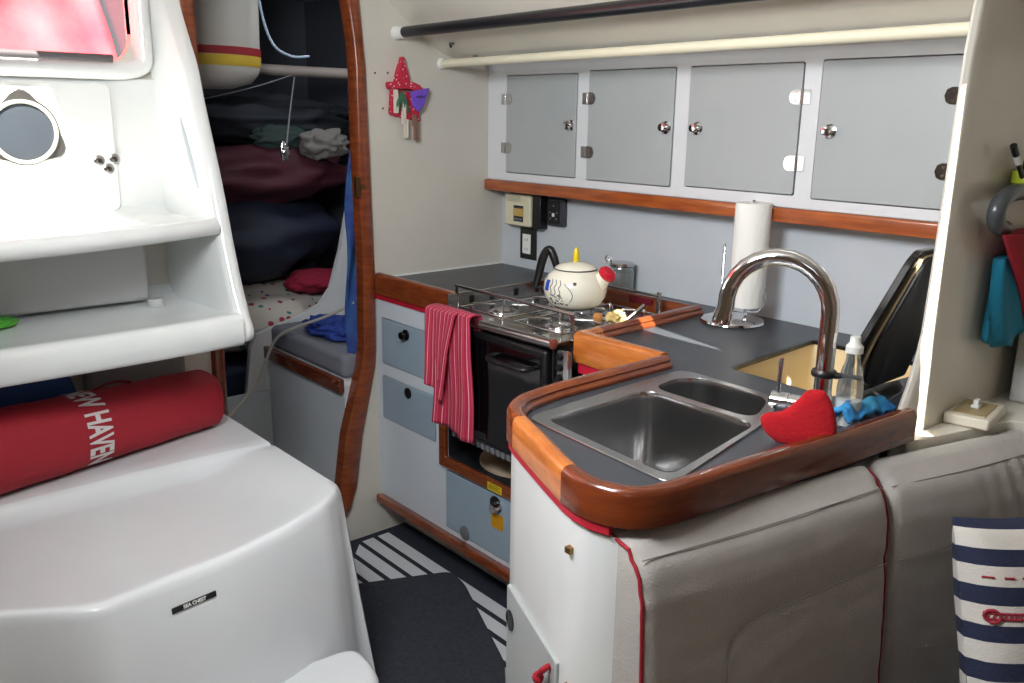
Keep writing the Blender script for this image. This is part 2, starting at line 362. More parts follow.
# handrails
t = thing('handrail', 'thick black handrail tube under the cream deckhead', 'handrail', (-1.5, 1.69, 1.76))
obj('rail', tube(B(), [(BX+.045, 1.69, 1.760), (.85, 1.69, 1.766)], .0175, 20), mat('black leathered rail', (26, 28, 32), .3), t)
obj('socket', lathe(B(), [(.022, 0), (.022, .004), (.0195, .008), (.0195, .050), (0, .050)], (BX+.001, 1.69, 1.760), (1, 0, 0), 24), white, t)
t = thing('handrail', 'slim cream handrail tube just above the overhead locker doors', 'handrail', (-1.5, 1.87, 1.68))
obj('rail', tube(B(), [(BX+.008, 1.872, 1.672), (-.74, 1.872, 1.680)], .0135, 20), mat('cream rail', (232, 226, 200), .35), t)
obj('socket', lathe(B(), [(.019, 0), (.019, .006), (.0155, .012), (0, .012)], (BX+.001, 1.872, 1.672), (1, 0, 0), 20), white, t)
# deckhead clips
for i, (x, y, z, l) in enumerate(((-2.428, 1.833, 1.730, 'small dark clip on the deckhead nearest the black handrail end'), (-2.405, 1.918, 1.693, 'small dark clip on the deckhead just above the cream handrail'), (-1.44, 1.73, 1.790, 'dark clip with pale flap hanging by the black handrail'))):
    o = thing('ceiling_clip', l, 'clip', (x, y, z), 'clips on the deckhead')
    bm = B(); box(bm, (x-.010, y-.006, z-.004), (x+.010, y+.006, z+.004)); obj('clip_base', bm, grey, o, bevel=.002)
    obj('clip_jaw', tube(B(), [(x-.006, y-.004, z-.004), (x+.004, y-.008, z-.012), (x+.012, y-.010, z-.008)], .003, 8, 4), black, o)
    if i == 2: obj('flap', prism(B(), [(x+.01, z+.0), (x+.10, z-.035), (x+.035, z+.012)], y-.004, y-.002, 'y'), beige, o)

# ================================================================== LEFT DRAWER CABINET + STOVE NICHE
YF = 1.585
lowdoor = mat('blue grey drawer laminate', (150, 168, 182), .38, var=.04); lowframe = mat('cool white cabinet laminate', (206, 214, 222), .4, var=.02)
t = thing('drawer_cabinet', 'white galley base cabinet with grey drawers and teak framed stove niche', 'cabinet', (-2.2, YF, 0))
NX0, NX1, NZ0 = -2.125, -1.52, .427
bm = holed([(BX+.002, .155), (-1.245, .155), (-1.245, .905), (BX+.002, .905)], [[(NX0, NZ0), (NX1, NZ0), (NX1, .898), (NX0, .898)], rrect(-2.508, .657, -2.192, .823, .008, 2), rrect(-2.512, .455, -2.192, .615, .008, 2), rrect(-2.140, .172, -1.80, .381, .008, 2)], YF, YF+.016, 'y')
box(bm, (NX0, YF+.016, NZ0-.014), (NX1, 2.05, NZ0)); box(bm, (NX0, 2.04, NZ0), (NX1, 2.055, .90))
obj('face_panel', bm, lowframe, t, sharp=30)
nb = box(B(), (NX0-.012, YF+.016, NZ0-.014), (NX0, 2.04, .90)); box(nb, (NX1, YF+.016, NZ0-.014), (NX1+.012, 2.04, .90)); box(nb, (NX0+.001, YF-.001, NZ0+.0005), (NX1-.001, 2.038, NZ0+.005)); box(nb, (NX0+.0005, YF-.001, NZ0+.005), (NX0+.004, 2.03, .90)); box(nb, (NX1-.004, YF-.001, NZ0+.005), (NX1-.0005, 2.03, .90)); box(nb, (NX0, 2.03, NZ0), (NX1, 2.038, .90))
obj('niche_lining', nb, mat('dark niche', (24, 28, 36), .6), t)
obj('niche_frame', holed([(NX0-.034, NZ0-.034), (NX1+.03, NZ0-.034), (NX1+.03, .903), (NX0-.034, .903)], [[(NX0, NZ0+.002), (NX1, NZ0+.002), (NX1, .92), (NX0, .92)][0:4] and [(NX0, NZ0+.002), (NX1, NZ0+.002), (NX1, .8985), (NX0, .8985)]], YF-.016, YF-.0005, 'y'), woodm, t, bevel=.003)
obj('toe_kick', box(B(), (BX+.002, 1.690, .0), (-1.245, 1.705, .156)), wallm, t)
bm = B(); prism(bm, [(1.556, .135), (1.584, .135), (1.584, .158), (1.560, .162), (1.556, .158)], BX+.018, -1.15, 'x'); obj('kick_rail', bm, woodm, t)
obj('rail_soffit', box(B(), (BX+.002, 1.5845, .148), (-1.245, 1.705, .156)), framem, t)
for a, b, c, d, kx, kz in ((-2.505, -2.195, .660, .820, -2.354, .789), (-2.509, -2.195, .458, .612, -2.348, .587)):
    dr = obj('drawer', prism(B(), rrect(a, c, b, d, .006, 2), YF-.003, YF+.012, 'y'), lowdoor, t, bevel=.0015)
    k = obj('knob', lathe(B(), [(.019, 0), (.019, .004), (.014, .006)] + ([(.010, .007), (.010, .016), (.014, .019), (.012, .024), (0, .025)] if kz > .7 else [(.011, .003), (0, .003)]), (kx, YF-.003, kz), (0, -1, 0), 24), blackg if kz > .7 else black, dr)
dr = obj('locker_door', prism(B(), rrect(-2.137, .175, -1.803, .378, .006, 2), YF-.003, YF+.012, 'y'), lowdoor, t, bevel=.0015)
bm = lathe(B(), [(.019, 0), (.019, .005), (.013, .007), (.010, .018), (.015, .022), (.013, .027), (0, .028)], (-1.868, YF-.003, .345), (0, -1, 0), 24); obj('latch', bm, chrome, dr)
obj('black_washer', lathe(B(), [(.026, 0), (.026, .002), (0, .002)], (-1.882, YF-.0032, .348), (0, -1, 0), 24), black, dr)
obj('yellow_tag', prism(B(), rrect(-1.90, .270, -1.845, .318, .005, 2), YF-.006, YF-.0035, 'y'), mat('amber tag', (206, 144, 20), .5), dr)
obj('vent_cap', lathe(B(), [(.024, 0), (.023, .004), (.016, .006), (0, .006)], (-2.035, YF-.003, .192), (0, -1, 0), 24), grey, dr)
lb = obj('warning_label', box(B(), (-1.905, YF-.0175, .396), (-1.838, YF-.0165, .420)), mat('yellow label', (220, 190, 20), .5), t)
bm = B()
for i in range(3): box(bm, (-1.90, YF-.0182, .402+.006*i), (-1.845-.006*(i % 2), YF-.0176, .404+.006*i))
obj('label_lines', bm, black, lb)
obj('red_strip', box(B(), (BX+.002, YF-.004, .884), (NX0-.036, YF+.005, .904)), redp, t)

# left worktop
t = thing('worktop', 'small slate grey worktop with teak fiddle left of the stove', 'worktop', (-2.3, 1.8, .95))
obj('top', prism(B(), [(BX+.002, 1.59), (-2.11, 1.59), (-2.11, 2.02), (-1.60, 2.02), (-1.60, 2.156), (BX+.002, 2.156)], .906, .950, 'z'), topm, t, bevel=.001)
fprof = [(0, .904), (0, .962), (.003, .971), (.010, .976), (.020, .976), (.028, .971), (.031, .962), (.031, .9505), (.026, .9505), (.026, .904)]
fp = [(BX+.018, 1.573), (-2.10, 1.573), (-2.068, 1.565), (-2.060, 1.60), (-2.068, 1.98), (-2.068, 2.000), (-1.90, 2.002), (-1.532, 2.003)]
obj('fiddle', sweep(B(), fp, fprof), woodm, t, sharp=50)
obj('wall_bead', box(B(), (BX+.001, 1.60, .9505), (BX+.005, 2.156, .956)), white, t)

# ================================================================== RIGHT WORKTOP AND PENINSULA
def arcp(c, r0, a0, a1, n): return [(c[0]+r0*math.cos(math.radians(a0+(a1-a0)*i/n)), c[1]+r0*math.sin(math.radians(a0+(a1-a0)*i/n))) for i in range(n+1)]
out_pen = [(-1.229, 1.523), (-1.229, 1.32), (-1.228, 1.186), (-1.224, 1.134), (-1.213, 1.072), (-1.198, 1.04), (-1.178, 1.015), (-1.154, .995), (-1.116, .976), (-.96, .910), (-.895, .884), (-.860, .874), (-.825, .872), (-.790, .880), (-.760, .898), (-.742, .925), (-.733, .96), (-.726, 1.02), (-.716, 1.125), (-.704, 1.229), (-.690, 1.345), (-.676, 1.493), (-.666, 1.590)]
t = thing('worktop', 'slate grey peninsula worktop with teak fiddle, sink cutout and open icebox', 'worktop', (-1.1, 1.5, .95))
ins = [tuple(q) for q in offset_path(out_pen, .012)]   # left of travel = inside
sink_hole = [(-1.138, 1.042), (-.784, 1.010), (-.848, 1.345), (-.908, 1.508), (-1.158, 1.518), (-1.158, 1.40)]
ice = round_poly([(-1.118, 1.625), (-.85, 1.612), (-.80, 2.03), (-1.140, 2.03)], .02, 3)
ol = [(-1.50, 1.527), (-1.23, 1.527)] + ins[1:-1] + [(-.713, 1.56), (-.713, 2.156), (-1.60, 2.156), (-1.60, 2.022), (-1.50, 2.022)]
ol = [(-1.50, 1.530), (-1.217, 1.530)] + [q for q in ins if q[1] < 1.50] + [(-.70, 1.54), (-.713, 1.56), (-.713, 2.156), (-1.598, 2.156), (-1.598, 2.022), (-1.50, 2.022)]
bm = holed(ol, [sink_hole, ice], .915, .950, 'z'); obj('top', bm, topm, t, sharp=30)
obj('cutout_edge', holed(offset_path(ice, -.0005, True), [[tuple(q) for q in offset_path(ice, .006, True)]], .9395, .9495, 'z'), black, t)
# double bead fiddle: stove side, front, then around the peninsula
P_st = [(-1.500, 2.0385), (-1.500, 1.525), (-1.245, 1.525)]
fp2 = [(.002, .895), (0, .899), (0, .966), (.004, .974), (.010, .977), (.021, .977), (.028, .974), (.031, .969), (.029, .9645), (.031, .9625), (.036, .960), (.038, .956), (.037, .9505), (.034, .9503), (.034, .895)]
fp3 = [(a, .917 if b < .9 else b) for a, b in fp2]
def fid(name, path, m, pr=None): return obj(name, sweep(B(), path, pr or fp2), m, t, sharp=50)
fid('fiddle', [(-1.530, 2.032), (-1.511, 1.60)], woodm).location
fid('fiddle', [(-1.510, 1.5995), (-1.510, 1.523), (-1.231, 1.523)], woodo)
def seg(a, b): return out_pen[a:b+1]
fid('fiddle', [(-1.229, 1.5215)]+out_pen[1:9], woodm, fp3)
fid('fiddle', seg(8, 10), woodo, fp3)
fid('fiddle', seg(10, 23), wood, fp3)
obj('red_strip', sweep(B(), [tuple(q) for q in offset_path(out_pen[:14], .004)], [(0, .900), (0, .918), (.012, .918), (.012, .900)]), redp, t)
bm = sweep(B(), [(-1.498, 1.530), (-1.232, 1.530)], [(0, .868), (0, .894), (.01, .894), (.01, .868)]); obj('red_strip', bm, redp, t)
# stove-back fiddle lying on both worktops is part of the left worktop; cream icebox liner
icb = B(); z0 = .74; ice = [tuple(q) for q in offset_path(ice, .003, True)]
def liner(u, v):
    i = u*len(ice); k = int(i) % len(ice); f = i-int(i); a = ice[k]; b = ice[(k+1) % len(ice)]
    return Vector((a[0]+(b[0]-a[0])*f, a[1]+(b[1]-a[1])*f, .939-(.939-z0)*v))
V = grid(icb, len(ice), 3, liner, True); icb.faces.new([V[i][-1] for i in range(len(ice))])
tag(obj('icebox_liner', icb, cream), 'cream insulated icebox well sunk below the worktop cutout', 'icebox')

# sink
t = thing('sink', 'stainless steel double bowl sink let into the peninsula worktop', 'sink', (-1.0, 1.25, .95))
big = round_poly([(-1.118, 1.056), (-.797, 1.027), (-.850, 1.344), (-1.118, 1.346)], .036, 6)
small = round_poly([(-1.125, 1.366), (-.868, 1.362), (-.922, 1.498), (-1.130, 1.505)], [.05, .05, .05, .07], 6)
rim = round_poly([(-1.146, 1.036), (-.775, 1.003), (-.842, 1.345), (-.902, 1.515), (-1.165, 1.525), (-1.165, 1.40)], [.03, .03, .02, .03, .04, .02], 4)
obj('rim', holed(rim, [big, small], .9503, .9550, 'z'), steel, t, bevel=.0018, seg=3)
def bowl(name, loop, depth):
    n = len(loop); cx = sum(q[0] for q in loop)/n; cy = sum(q[1] for q in loop)/n; bm = B()
    lv = [(1, .9543), (.990, .950), (.982, .94), (.972, .954-depth*.88), (.96, .954-depth*.95), (.93, .954-depth*.988), (.86, .954-depth), (.3, .954-depth-.001), (.10, .954-depth-.003)]
    R_ = [[bm.verts.new((cx+(q[0]-cx)*s, cy+(q[1]-cy)*s, z)) for q in loop] for s, z in lv]
    for A, D in zip(R_, R_[1:]):
        for i in range(n): bm.faces.new((A[i], A[(i+1) % n], D[(i+1) % n], D[i]))
    bm.faces.new(R_[-1]); o = obj(name, bm, steel, t, sharp=80)
    obj('drain', lathe(B(), [(.038, .0), (.038, .002), (.030, .003), (.026, 0), (0, -.001)], (cx, cy, .954-depth-.001), (0, 0, 1), 24), chrome, o)
bowl('bowl', big, .175); bowl('bowl', small, .13)

# peninsula cabinet
ins2 = [tuple(q) for q in offset_path(out_pen, .010)]
t = thing('peninsula_cabinet', 'white rounded peninsula cabinet below the sink with grey side door', 'cabinet', (-1, 1.2, 0))
body_unused = [(-1.47, 1.60), (-1.47, 1.545), (-1.215, 1.545)] + [q for q in ins2 if q[1] < 1.50 and q[1] < 1.5] + [(-.715, 1.54), (-.74, 1.55), (-.74, 1.60)]
ring = [q for q in ins2 if q[1] < 1.50]
bm = sweep(B(), [(-1.207, 1.545)]+ring+[(-.705, 1.54)], [(0, .0), (0, .895), (.018, .895), (.018, .0)])
obj('side_shell', bm, gel, t, sharp=50)
obj('stove_side_panel', box(B(), (-1.480, 1.531, .156), (-1.235, 1.545, .892)), framem, t)
d = (Vector((-.895, .884))-Vector((-1.116, .976))); d.normalize(); nrm = Vector((d.y, -d.x))  # outward
o0 = Vector((-1.116, .976))-nrm*.010
def dpt(u, z, off): q = o0+d*u+nrm*off; return (q.x, q.y, z)
bm = B(); lo_u, hi_u = -.012, .150
pts = [(lo_u, .05), (hi_u, .05), (hi_u, .575), (lo_u, .635)]
pts = [(-.032, .05), (.232, .05), (.232, .622), (-.032, .622)]
A = [bm.verts.new(dpt(u, z, -.006)) for u, z in pts]; D = [bm.verts.new(dpt(u, z, .006)) for u, z in pts]
bm.faces.new(A); bm.faces.new(D[::-1])
for i in range(4): bm.faces.new((A[i], D[i], D[(i+1) % 4], A[(i+1) % 4]))
dr = obj('door', bm, doorm, t, bevel=.002)
q = dpt(-.006, .560, .0066); obj('finger_hole', lathe(B(), [(.020, 0), (.020, .003), (.015, .004), (.014, .002), (0, .002)], q, (nrm.x, nrm.y, 0), 20), black, dr)
bm = tube(B(), [dpt(.205, .600, .006), dpt(.205, .595, .018), dpt(.195, .578, .022), dpt(.185, .55, .020), dpt(.175, .51, .016), dpt(.178, .47, .014)], .0055, 8, 5)
blob(bm, dpt(.192, .572, .022), (.010, .010, .011)); obj('rope_pull', bm, redc, dr)
for q in ((-.872, .886, .845), (-.868, .886, .600)):
    obj('turn_latch', box(B(), (q[0]-.004, q[1]-.008, q[2]-.005), (q[0]+.008, q[1]+.004, q[2]+.005)), mat('brass', (150, 120, 70), .3, 1), t)

# ================================================================== STOVE
t = thing('stove', 'marine gas stove with steel hob and black glass oven door', 'stove', (-1.8, 1.7, .45))
SX0, SX1, SY0 = -2.045, -1.545, 1.50
bm = B(); box(bm, (SX0+.02, SY0+.02, .56), (SX1-.02, 1.94, .925)); obj('body', bm, mat('stove enamel', (40, 42, 46), .35), t, bevel=.004)
bm = B(); box(bm, (SX0+.01, SY0-.004, .925), (SX1-.005, 1.95, .940)); obj('hob', bm, steeld, t, bevel=.004)
obj('front_rail', tube(B(), [(SX0-.03, SY0-.022, .937), (SX1+.006, SY0-.022, .943)], .013, 18), steel, t)
obj('rail_end', lathe(B(), [(.0135, 0), (.0145, .004), (.012, .006), (0, .007)], (SX1+.005, SY0-.022, .943), (1, 0, 0), 20), mat('copper cap', (150, 84, 70), .35, .5), t)
# oven door
dr = obj('oven_door', box(B(), (SX0+.03, SY0-.014, .585), (SX1-.028, SY0+.010, .915)), black, t, bevel=.008)
obj('glass', box(B(), (SX0+.045, SY0-.0165, .60), (SX1-.045, SY0-.0142, .895)), blackg, dr, bevel=.0008)
bm = tube(B(), [(-1.78, SY0-.017, .862), (-1.77, SY0-.045, .858), (-1.70, SY0-.048, .857), (-1.63, SY0-.045, .857), (-1.62, SY0-.017, .86)], .0075, 10, 4); obj('handle', bm, black, dr)
bm = B()
for i in range(17): box(bm, (SX0+.06+i*.023, SY0-.006, .562), (SX0+.073+i*.023, SY0+.02, .580))
obj('vent_grille', bm, grey, t)
# gimbal bracket plates
bm = B(); box(bm, (SX1-.006, SY0-.012, .845), (SX1+.001, SY0+.012, .935)); obj('side_trim', bm, black, t)
bm = B(); prism(bm, rrect(SX1+.006, .835, SX1+.052, .925, .004, 2), SY0-.006, SY0+.002, 'y'); kp = obj('control_panel', bm, mat('panel grey', (120, 124, 126), .3, .8), t)
for i in range(3):
    obj('knob', lathe(B(), [(.010, 0), (.010, .006), (.008, .012), (0, .012)], (SX1+.020, SY0-.006, .910-.028*i), (0, -1, 0), 14), black, kp)
bm = B(); prism(bm, rrect(SX1+.036, .830, SX1+.050, .930, .002, 2), SY0-.012, SY0-.007, 'y'); obj('latch_strip', bm, steel, kp)
# rear fiddle rail and posts
rz = 1.022
obj('pot_rail', tube(B(), [(-2.052, 1.56, 1.006), (-1.545, 1.56, 1.006)], .0048, 10), steel, t)
obj('rear_pot_rail', tube(B(), [(-1.86, 1.965, .996), (-1.60, 1.965, .996)], .0040, 10), steel, t)
for x, y in ((-2.042, 1.558), (-1.552, 1.558), (-1.602, 1.963)):
    bm = B(); box(bm, (x-.008, y-.002, .935), (x+.008, y+.002, 1.008)); obj('rail_post', bm, steel, t, bevel=.002)
bm = B(); box(bm, (SX0+.004, 1.52, .935), (SX0+.008, 1.94, .985)); obj('side_guard', bm, steel, t)
for y in (1.60, 1.68, 1.78, 1.87): obj('guard_slot', box(B(), (SX0+.0085, y, .950), (SX0+.010, y+.018, .972)), black, t)
# burners and grates
for bx_, by in ((-1.90, 1.62), (-1.66, 1.62), (-1.86, 1.82), (-1.66, 1.83)):
    bm = lathe(B(), [(.050, 0), (.048, .004), (.030, .005), (.030, .012), (.024, .016), (0, .017)], (bx_, by, .940), n=28); b = obj('burner', bm, steel, t)
    bm = B(); tube(bm, [(bx_+.040*math.cos(a*PI/12), by+.040*math.sin(a*PI/12), .945) for a in range(25)], .003, 8, cap=False); obj('burner_ring', bm, chrome, b)
    bm = B()
    for a in range(4):
        c, s = math.cos(a*PI/2+PI/4), math.sin(a*PI/2+PI/4)
        tube(bm, [(bx_+.095*c, by+.085*s, .942), (bx_+.095*c, by+.085*s, .966), (bx_+.025*c, by+.025*s, .966), (bx_+.025*c, by+.025*s, .960)], .0026, 8)
    tube(bm, [(bx_-.095, by-.085, .954), (bx_+.095, by-.085, .954), (bx_+.095, by+.085, .954), (bx_-.095, by+.085, .954), (bx_-.095, by-.085, .954)], .0024, 8)
    obj('pan_support', bm, chrome, t)
# bread board in niche
tag(obj('cutting_board', lathe(B(), [(.150, 0), (.150, .010), (.146, .013), (0, .013)], (-1.925, 1.745, .4345), n=40), mat('beech board', (186, 164, 140), .6)), 'round pale wooden board lying in the niche under the oven', 'cutting board')

# ================================================================== KETTLE
kc = Vector((-1.751, 1.765, .9685))
t = thing('kettle', 'white enamel fish kettle with black handle and red whistle on the stove', 'kettle', tuple(kc))
bm = lathe(B(), [(.0, 0), (.058, 0), (.075, .010), (.088, .030), (.0925, .052), (.089, .074), (.078, .094), (.064, .106), (.060, .110)], kc, n=40)
kb = obj('body', bm, mat('cream enamel', (238, 234, 216), .12, coat=.6), t, sharp=60)
obj('base_ring', lathe(B(), [(.060, -.002), (.062, .001), (.057, .002)], kc, n=32), steeld, kb)
lidp = obj('lid', lathe(B(), [(.061, .108), (.060, .114), (.045, .123), (.020, .129), (0, .131)], kc, n=36), mat('cream enamel', (238, 234, 216)), t, sharp=60)
obj('lid_rim', lathe(B(), [(.0605, .1065), (.0635, .109), (.0605, .1115)], kc, n=36), mat('dark rim', (70, 70, 66), .4), lidp)
obj('lid_knob', lathe(B(), [(.008, .130), (.0095, .138), (.0085, .150), (.006, .165), (.003, .170), (0, .171)], kc, n=16), mat('yellow knob', (230, 200, 30), .4), lidp)
dv = Vector((.62, .38, 0)).normalized()   # spout direction in plan
dv = Vector((.80, .30, 0)).normalized()
s0 = kc+dv*.064+Vector((0, 0, .062)); s1 = kc+dv*.090+Vector((0, 0, .096)); s2 = kc+dv*.100+Vector((0, 0, .110))
obj('spout', tube(B(), [s0, s1], [.030, .021], 20), MATS['cream enamel'], t)
wh = obj('whistle', lathe(B(), [(.0, 0), (.019, 0), (.026, .006), (.027, .016), (.020, .026), (.0, .029)], s1-Vector((0, 0, .004)), (s1-s0), 22), mat('red gloss plastic', (200, 20, 44), .25), t)
obj('whistle_loop', tube(B(), [s2+Vector((0, 0, .018)), s2+Vector((-.012, 0, .034)), s2+Vector((-.004, 0, .046)), s2+Vector((.010, 0, .038)), s2+Vector((.008, 0, .02))], .0022, 8, 5), steel, wh)
h = [kc-dv*.085+Vector((0, 0, .045)), kc-dv*.112+Vector((-.02, -.0, .075)), kc-dv*.100+Vector((-.016, 0, .12)), kc-dv*.085+Vector((-.012, 0, .158)), kc-dv*.075+Vector((0, 0, .160)), kc-dv*.055+Vector((0, 0, .128)), kc-dv*.048+Vector((0, 0, .108))]
h = [kc-dv*.128+Vector((0, 0, .045)), kc-dv*.118+Vector((0, 0, .085)), kc-dv*.108+Vector((0, 0, .125)), kc-dv*.096+Vector((0, 0, .152)), kc-dv*.082+Vector((0, 0, .156)), kc-dv*.070+Vector((0, 0, .134)), kc-dv*.060+Vector((0, 0, .106))]
obj('handle', tube(B(), h, [.010, .012, .013, .012, .012, .012, .010], 12, 5), black, t)
obj('handle_bracket', tube(B(), [kc-dv*.085+Vector((0, 0, .045)), h[0], h[1]], .006, 8, 3), black, t)
# painted fish marks on the side facing the camera: strokes wrapped over the body
fd = (Vector((0, 0, 0))-kc); fd.z = 0; fd.normalize(); fr = Vector((-fd.y, fd.x, 0))
def surf(a, z, off=.0006):   # a angle (rad) around from facing direction, z height
    prof_ = [(.075, .010), (.088, .030), (.0925, .052), (.089, .074), (.078, .094), (.064, .106)]
    rr = .09
    for (r0, z0_), (r1, z1_) in zip(prof_, prof_[1:]):
        if z0_ <= z <= z1_: rr = r0+(r1-r0)*(z-z0_)/(z1_-z0_)
    return kc+(fd*math.cos(a)+fr*math.sin(a))*(rr+off)+Vector((0, 0, z))
bluep = mat('blue paint', (40, 80, 190), .2); inkp = mat('dark ink paint', (50, 54, 74), .3)
bm = B(); grid(bm, 8, 6, lambda u, v: surf(-1.20+.24*u, .052+.030*v)); obj('blue_fin', bm, bluep, kb)
bm = B()
for k in range(3):
    tube(bm, [surf(-.85+.17*k+(.035 if j % 2 else -.035), .086-.011*j) for j in range(5)], .0010, 6, 4)
tube(bm, [surf(-.36+.28*math.sin(j/8*PI*.9), .078-.0075*j) for j in range(8)], .0010, 6, 3)
random.seed(9)
for k in range(34):
    a = random.uniform(-.95, -.25); z = random.uniform(.014, .044)
    tube(bm, [surf(a, z), surf(a+.04, z+.004), surf(a+.07, z-.001)], .0008, 5, 3)
obj('fish_scales', bm, inkp, kb)
bm = B(); c0 = surf(-.02, .080, .0); lathe(bm, [(.0055, 0), (.005, .001), (0, .0014)], surf(-.02, .079, -.0004), (fd+Vector((0, 0, .35))), 14); obj('fish_eye', bm, black, kb)

# ================================================================== TOWEL
tm, _, _, _ = stripe_mat('red towel stripes', 0, 8, [(0, (168, 30, 62)), (.42, (236, 196, 204)), (.49, (178, 38, 70)), (.84, (206, 100, 126)), (.88, (168, 30, 62))], bump=.5)
t = thing('dish_towel', 'red and white striped dish towel hanging over the stove front rail', 'towel', (-1.95, 1.47, .95))
def drape(x0, x1, zf, zb, y_f, y_b, ph, skew, nar=0, dip=.03):
    def f(u, v):
        x = x0+(x1-x0)*u; L1 = .955-zf; arc = .05; L2 = .955-zb; s = v*(L1+arc+L2)
        if s < L1: z = zf+s; y = y_f-.010*(1-s/L1)*math.sin(u*9+ph)
        elif s < L1+arc: a = (s-L1)/arc*PI; y = (y_f+y_b)/2+(y_f-y_b)/2*math.cos(a); z = .955+.010*math.sin(a)
        else: z = .955-(s-L1-arc); y = y_b
        fall = max(0, (.955-z)/.4)
        y -= .0045*math.sin(u*15+ph)*min(1, fall*2+.25)
        x = x + skew*fall*(u-.2) - .006*fall*math.sin(z*22+ph) - nar*fall*u
        if s < L1*.5: z -= (dip*u)*(1-s/(L1*.5))
        return Vector((x, y, z))
    bm = B(); grid(bm, 40, 50, f); return bm
o = obj('back_layer', drape(-2.000, -1.845, .615, .80, SY0-.052, SY0-.004, 1.2, .02, .0, .025), tm, t); solidify(o, .004)
o = obj('front_fold', drape(-2.038, -1.895, .735, .86, SY0-.064, SY0-.000, 0.2, .0, .11, .045), tm, t); solidify(o, .004)

# ================================================================== THINGS ON THE WALL BY THE STOVE
YW = 2.158
t = thing('gas_detector', 'beige wall box with small display on a black backing under the overhead locker', 'alarm', (-2.42, YW, 1.17))
obj('case', prism(B(), rrect(-2.492, 1.112, -2.352, 1.226, .006, 3), YW-.052, YW-.012, 'y'), beige, t, bevel=.005)
obj('backplate', box(B(), (-2.48, YW-.040, 1.108), (-2.310, YW-.001, 1.229)), black, t, bevel=.003)
bm = B()
for i in range(5): box(bm, (-2.478, YW-.0535, 1.200+.005*i), (-2.405, YW-.0515, 1.202+.005*i))
obj('speaker_slots', bm, mat('beige shade', (170, 166, 145), .6), t)
dsp = obj('display', box(B(), (-2.440, YW-.0535, 1.128), (-2.388, YW-.0515, 1.186)), mat('display black', (30, 30, 38), .3), t)
obj('yellow_label', box(B(), (-2.438, YW-.0545, 1.148), (-2.386, YW-.053, 1.176)), mat('ochre label', (190, 160, 90), .6), dsp)
bm = B()
for i in range(4): box(bm, (-2.434+.011*i, YW-.0545, 1.133), (-2.427+.011*i, YW-.053, 1.141))
obj('buttons', bm, grey, dsp)
for c_ in t.children: c_.location.x += .022
t = thing('power_outlet', 'black outlet plate with white double socket below the beige alarm box', 'outlet', (-2.36, YW, 1.04))
obj('plate', box(B(), (-2.412, YW-.005, .985), (-2.322, YW-.001, 1.100)), black, t, bevel=.002)
r_ = obj('receptacle', box(B(), (-2.396, YW-.008, 1.005), (-2.352, YW-.004, 1.078)), white, t, bevel=.002)
bm = B()
for z in (1.022, 1.058):
    for dx in (-.006, .006): box(bm, (-2.374+dx-.001, YW-.0086, z-.005), (-2.374+dx+.001, YW-.0078, z+.005))
obj('slots', bm, black, r_)
for c_ in t.children: c_.location.x -= .022
t = thing('control_switch_panel', 'small dark control panel on the wall right of the beige box', 'switch panel', (-2.23, YW, 1.17))
obj('plate', prism(B(), rrect(-2.275, 1.125, -2.190, 1.222, .005, 2), YW-.018, YW-.001, 'y'), mat('charcoal plastic', (58, 60, 68), .45), t, bevel=.003)
obj('face', prism(B(), rrect(-2.266, 1.133, -2.212, 1.214, .003, 2), YW-.021, YW-.018, 'y'), black, t)
obj('white_button', box(B(), (-2.244, YW-.025, 1.158), (-2.234, YW-.0205, 1.170)), white, t)
bm = B()
for x, z in ((-2.258, 1.172), (-2.222, 1.172), (-2.256, 1.150), (-2.226, 1.150), (-2.24, 1.196)): lathe(bm, [(.004, 0), (.003, .002), (0, .002)], (x, YW-.0205, z), (0, -1, 0), 10)
obj('small_buttons', bm, grey, t)

# jar behind the stove
jc = (-1.875, 2.100, .9505)
t = thing('glass_jar', 'clear clip-top glass jar with grey contents on the worktop behind the stove', 'jar', jc)
glass = mat('clear glass', (235, 240, 240), .03, trans=.9)
obj('jar_body', lathe(B(), [(0, 0), (.037, .001), (.040, .008), (.040, .070), (.036, .080), (.036, .086), (.033, .086), (.033, .079), (.037, .069), (.037, .010), (0, .004)], jc, n=32), glass, t)
obj('contents', lathe(B(), [(0, .006), (.0365, .006), (.0365, .066), (0, .060)], jc, n=28), mat('grey grains', (110, 108, 102), .9, bump=.6), t)
obj('jar_lid', lathe(B(), [(.038, .084), (.041, .087), (.041, .093), (.037, .097), (0, .099)], jc, n=32), steel, t)
bm = tube(B(), [(jc[0]+.039*math.cos(a*PI/12), jc[1]+.039*math.sin(a*PI/12), jc[2]+.082) for a in range(25)], .0015, 6, cap=False)
tube(bm, [(jc[0]-.045, jc[1]-.005, jc[2]+.08), (jc[0]-.060, jc[1]-.010, jc[2]+.088), (jc[0]-.050, jc[1]-.008, jc[2]+.100), (jc[0]-.042, jc[1], jc[2]+.094)], .0018, 6, 4)
obj('wire_clip', bm, steel, t)

# stuff at the stove's right corner
t = thing('gas_lighter', 'steel barrelled lighter with pale yellow grip beside the hob', 'lighter', (-1.57, 1.78, .945))
obj('barrel', tube(B(), [(-1.580, 1.800, .952), (-1.562, 1.852, .990)], .0065, 12), steel, t)
bm = B(); blob(bm, (-1.592, 1.770, .962), (.022, .030, .018), .5, 2.2, 3); obj('grip', bm, mat('pale wood', (216, 190, 120), .6), t)
tag(obj('cork_ball', blob(B(), (-1.638, 1.745, .956), (.014, .014, .014), .2), mat('tan cork', (190, 130, 70), .7)), 'small tan round bung beside the hob', 'bung')
tag(obj('safety_plaque', box(B(), (-1.745, 1.9945, .955), (-1.655, 1.9965, .974)), mat('maroon plaque', (100, 18, 34), .4)), 'small maroon plaque on the teak strip behind the kettle', 'plaque')

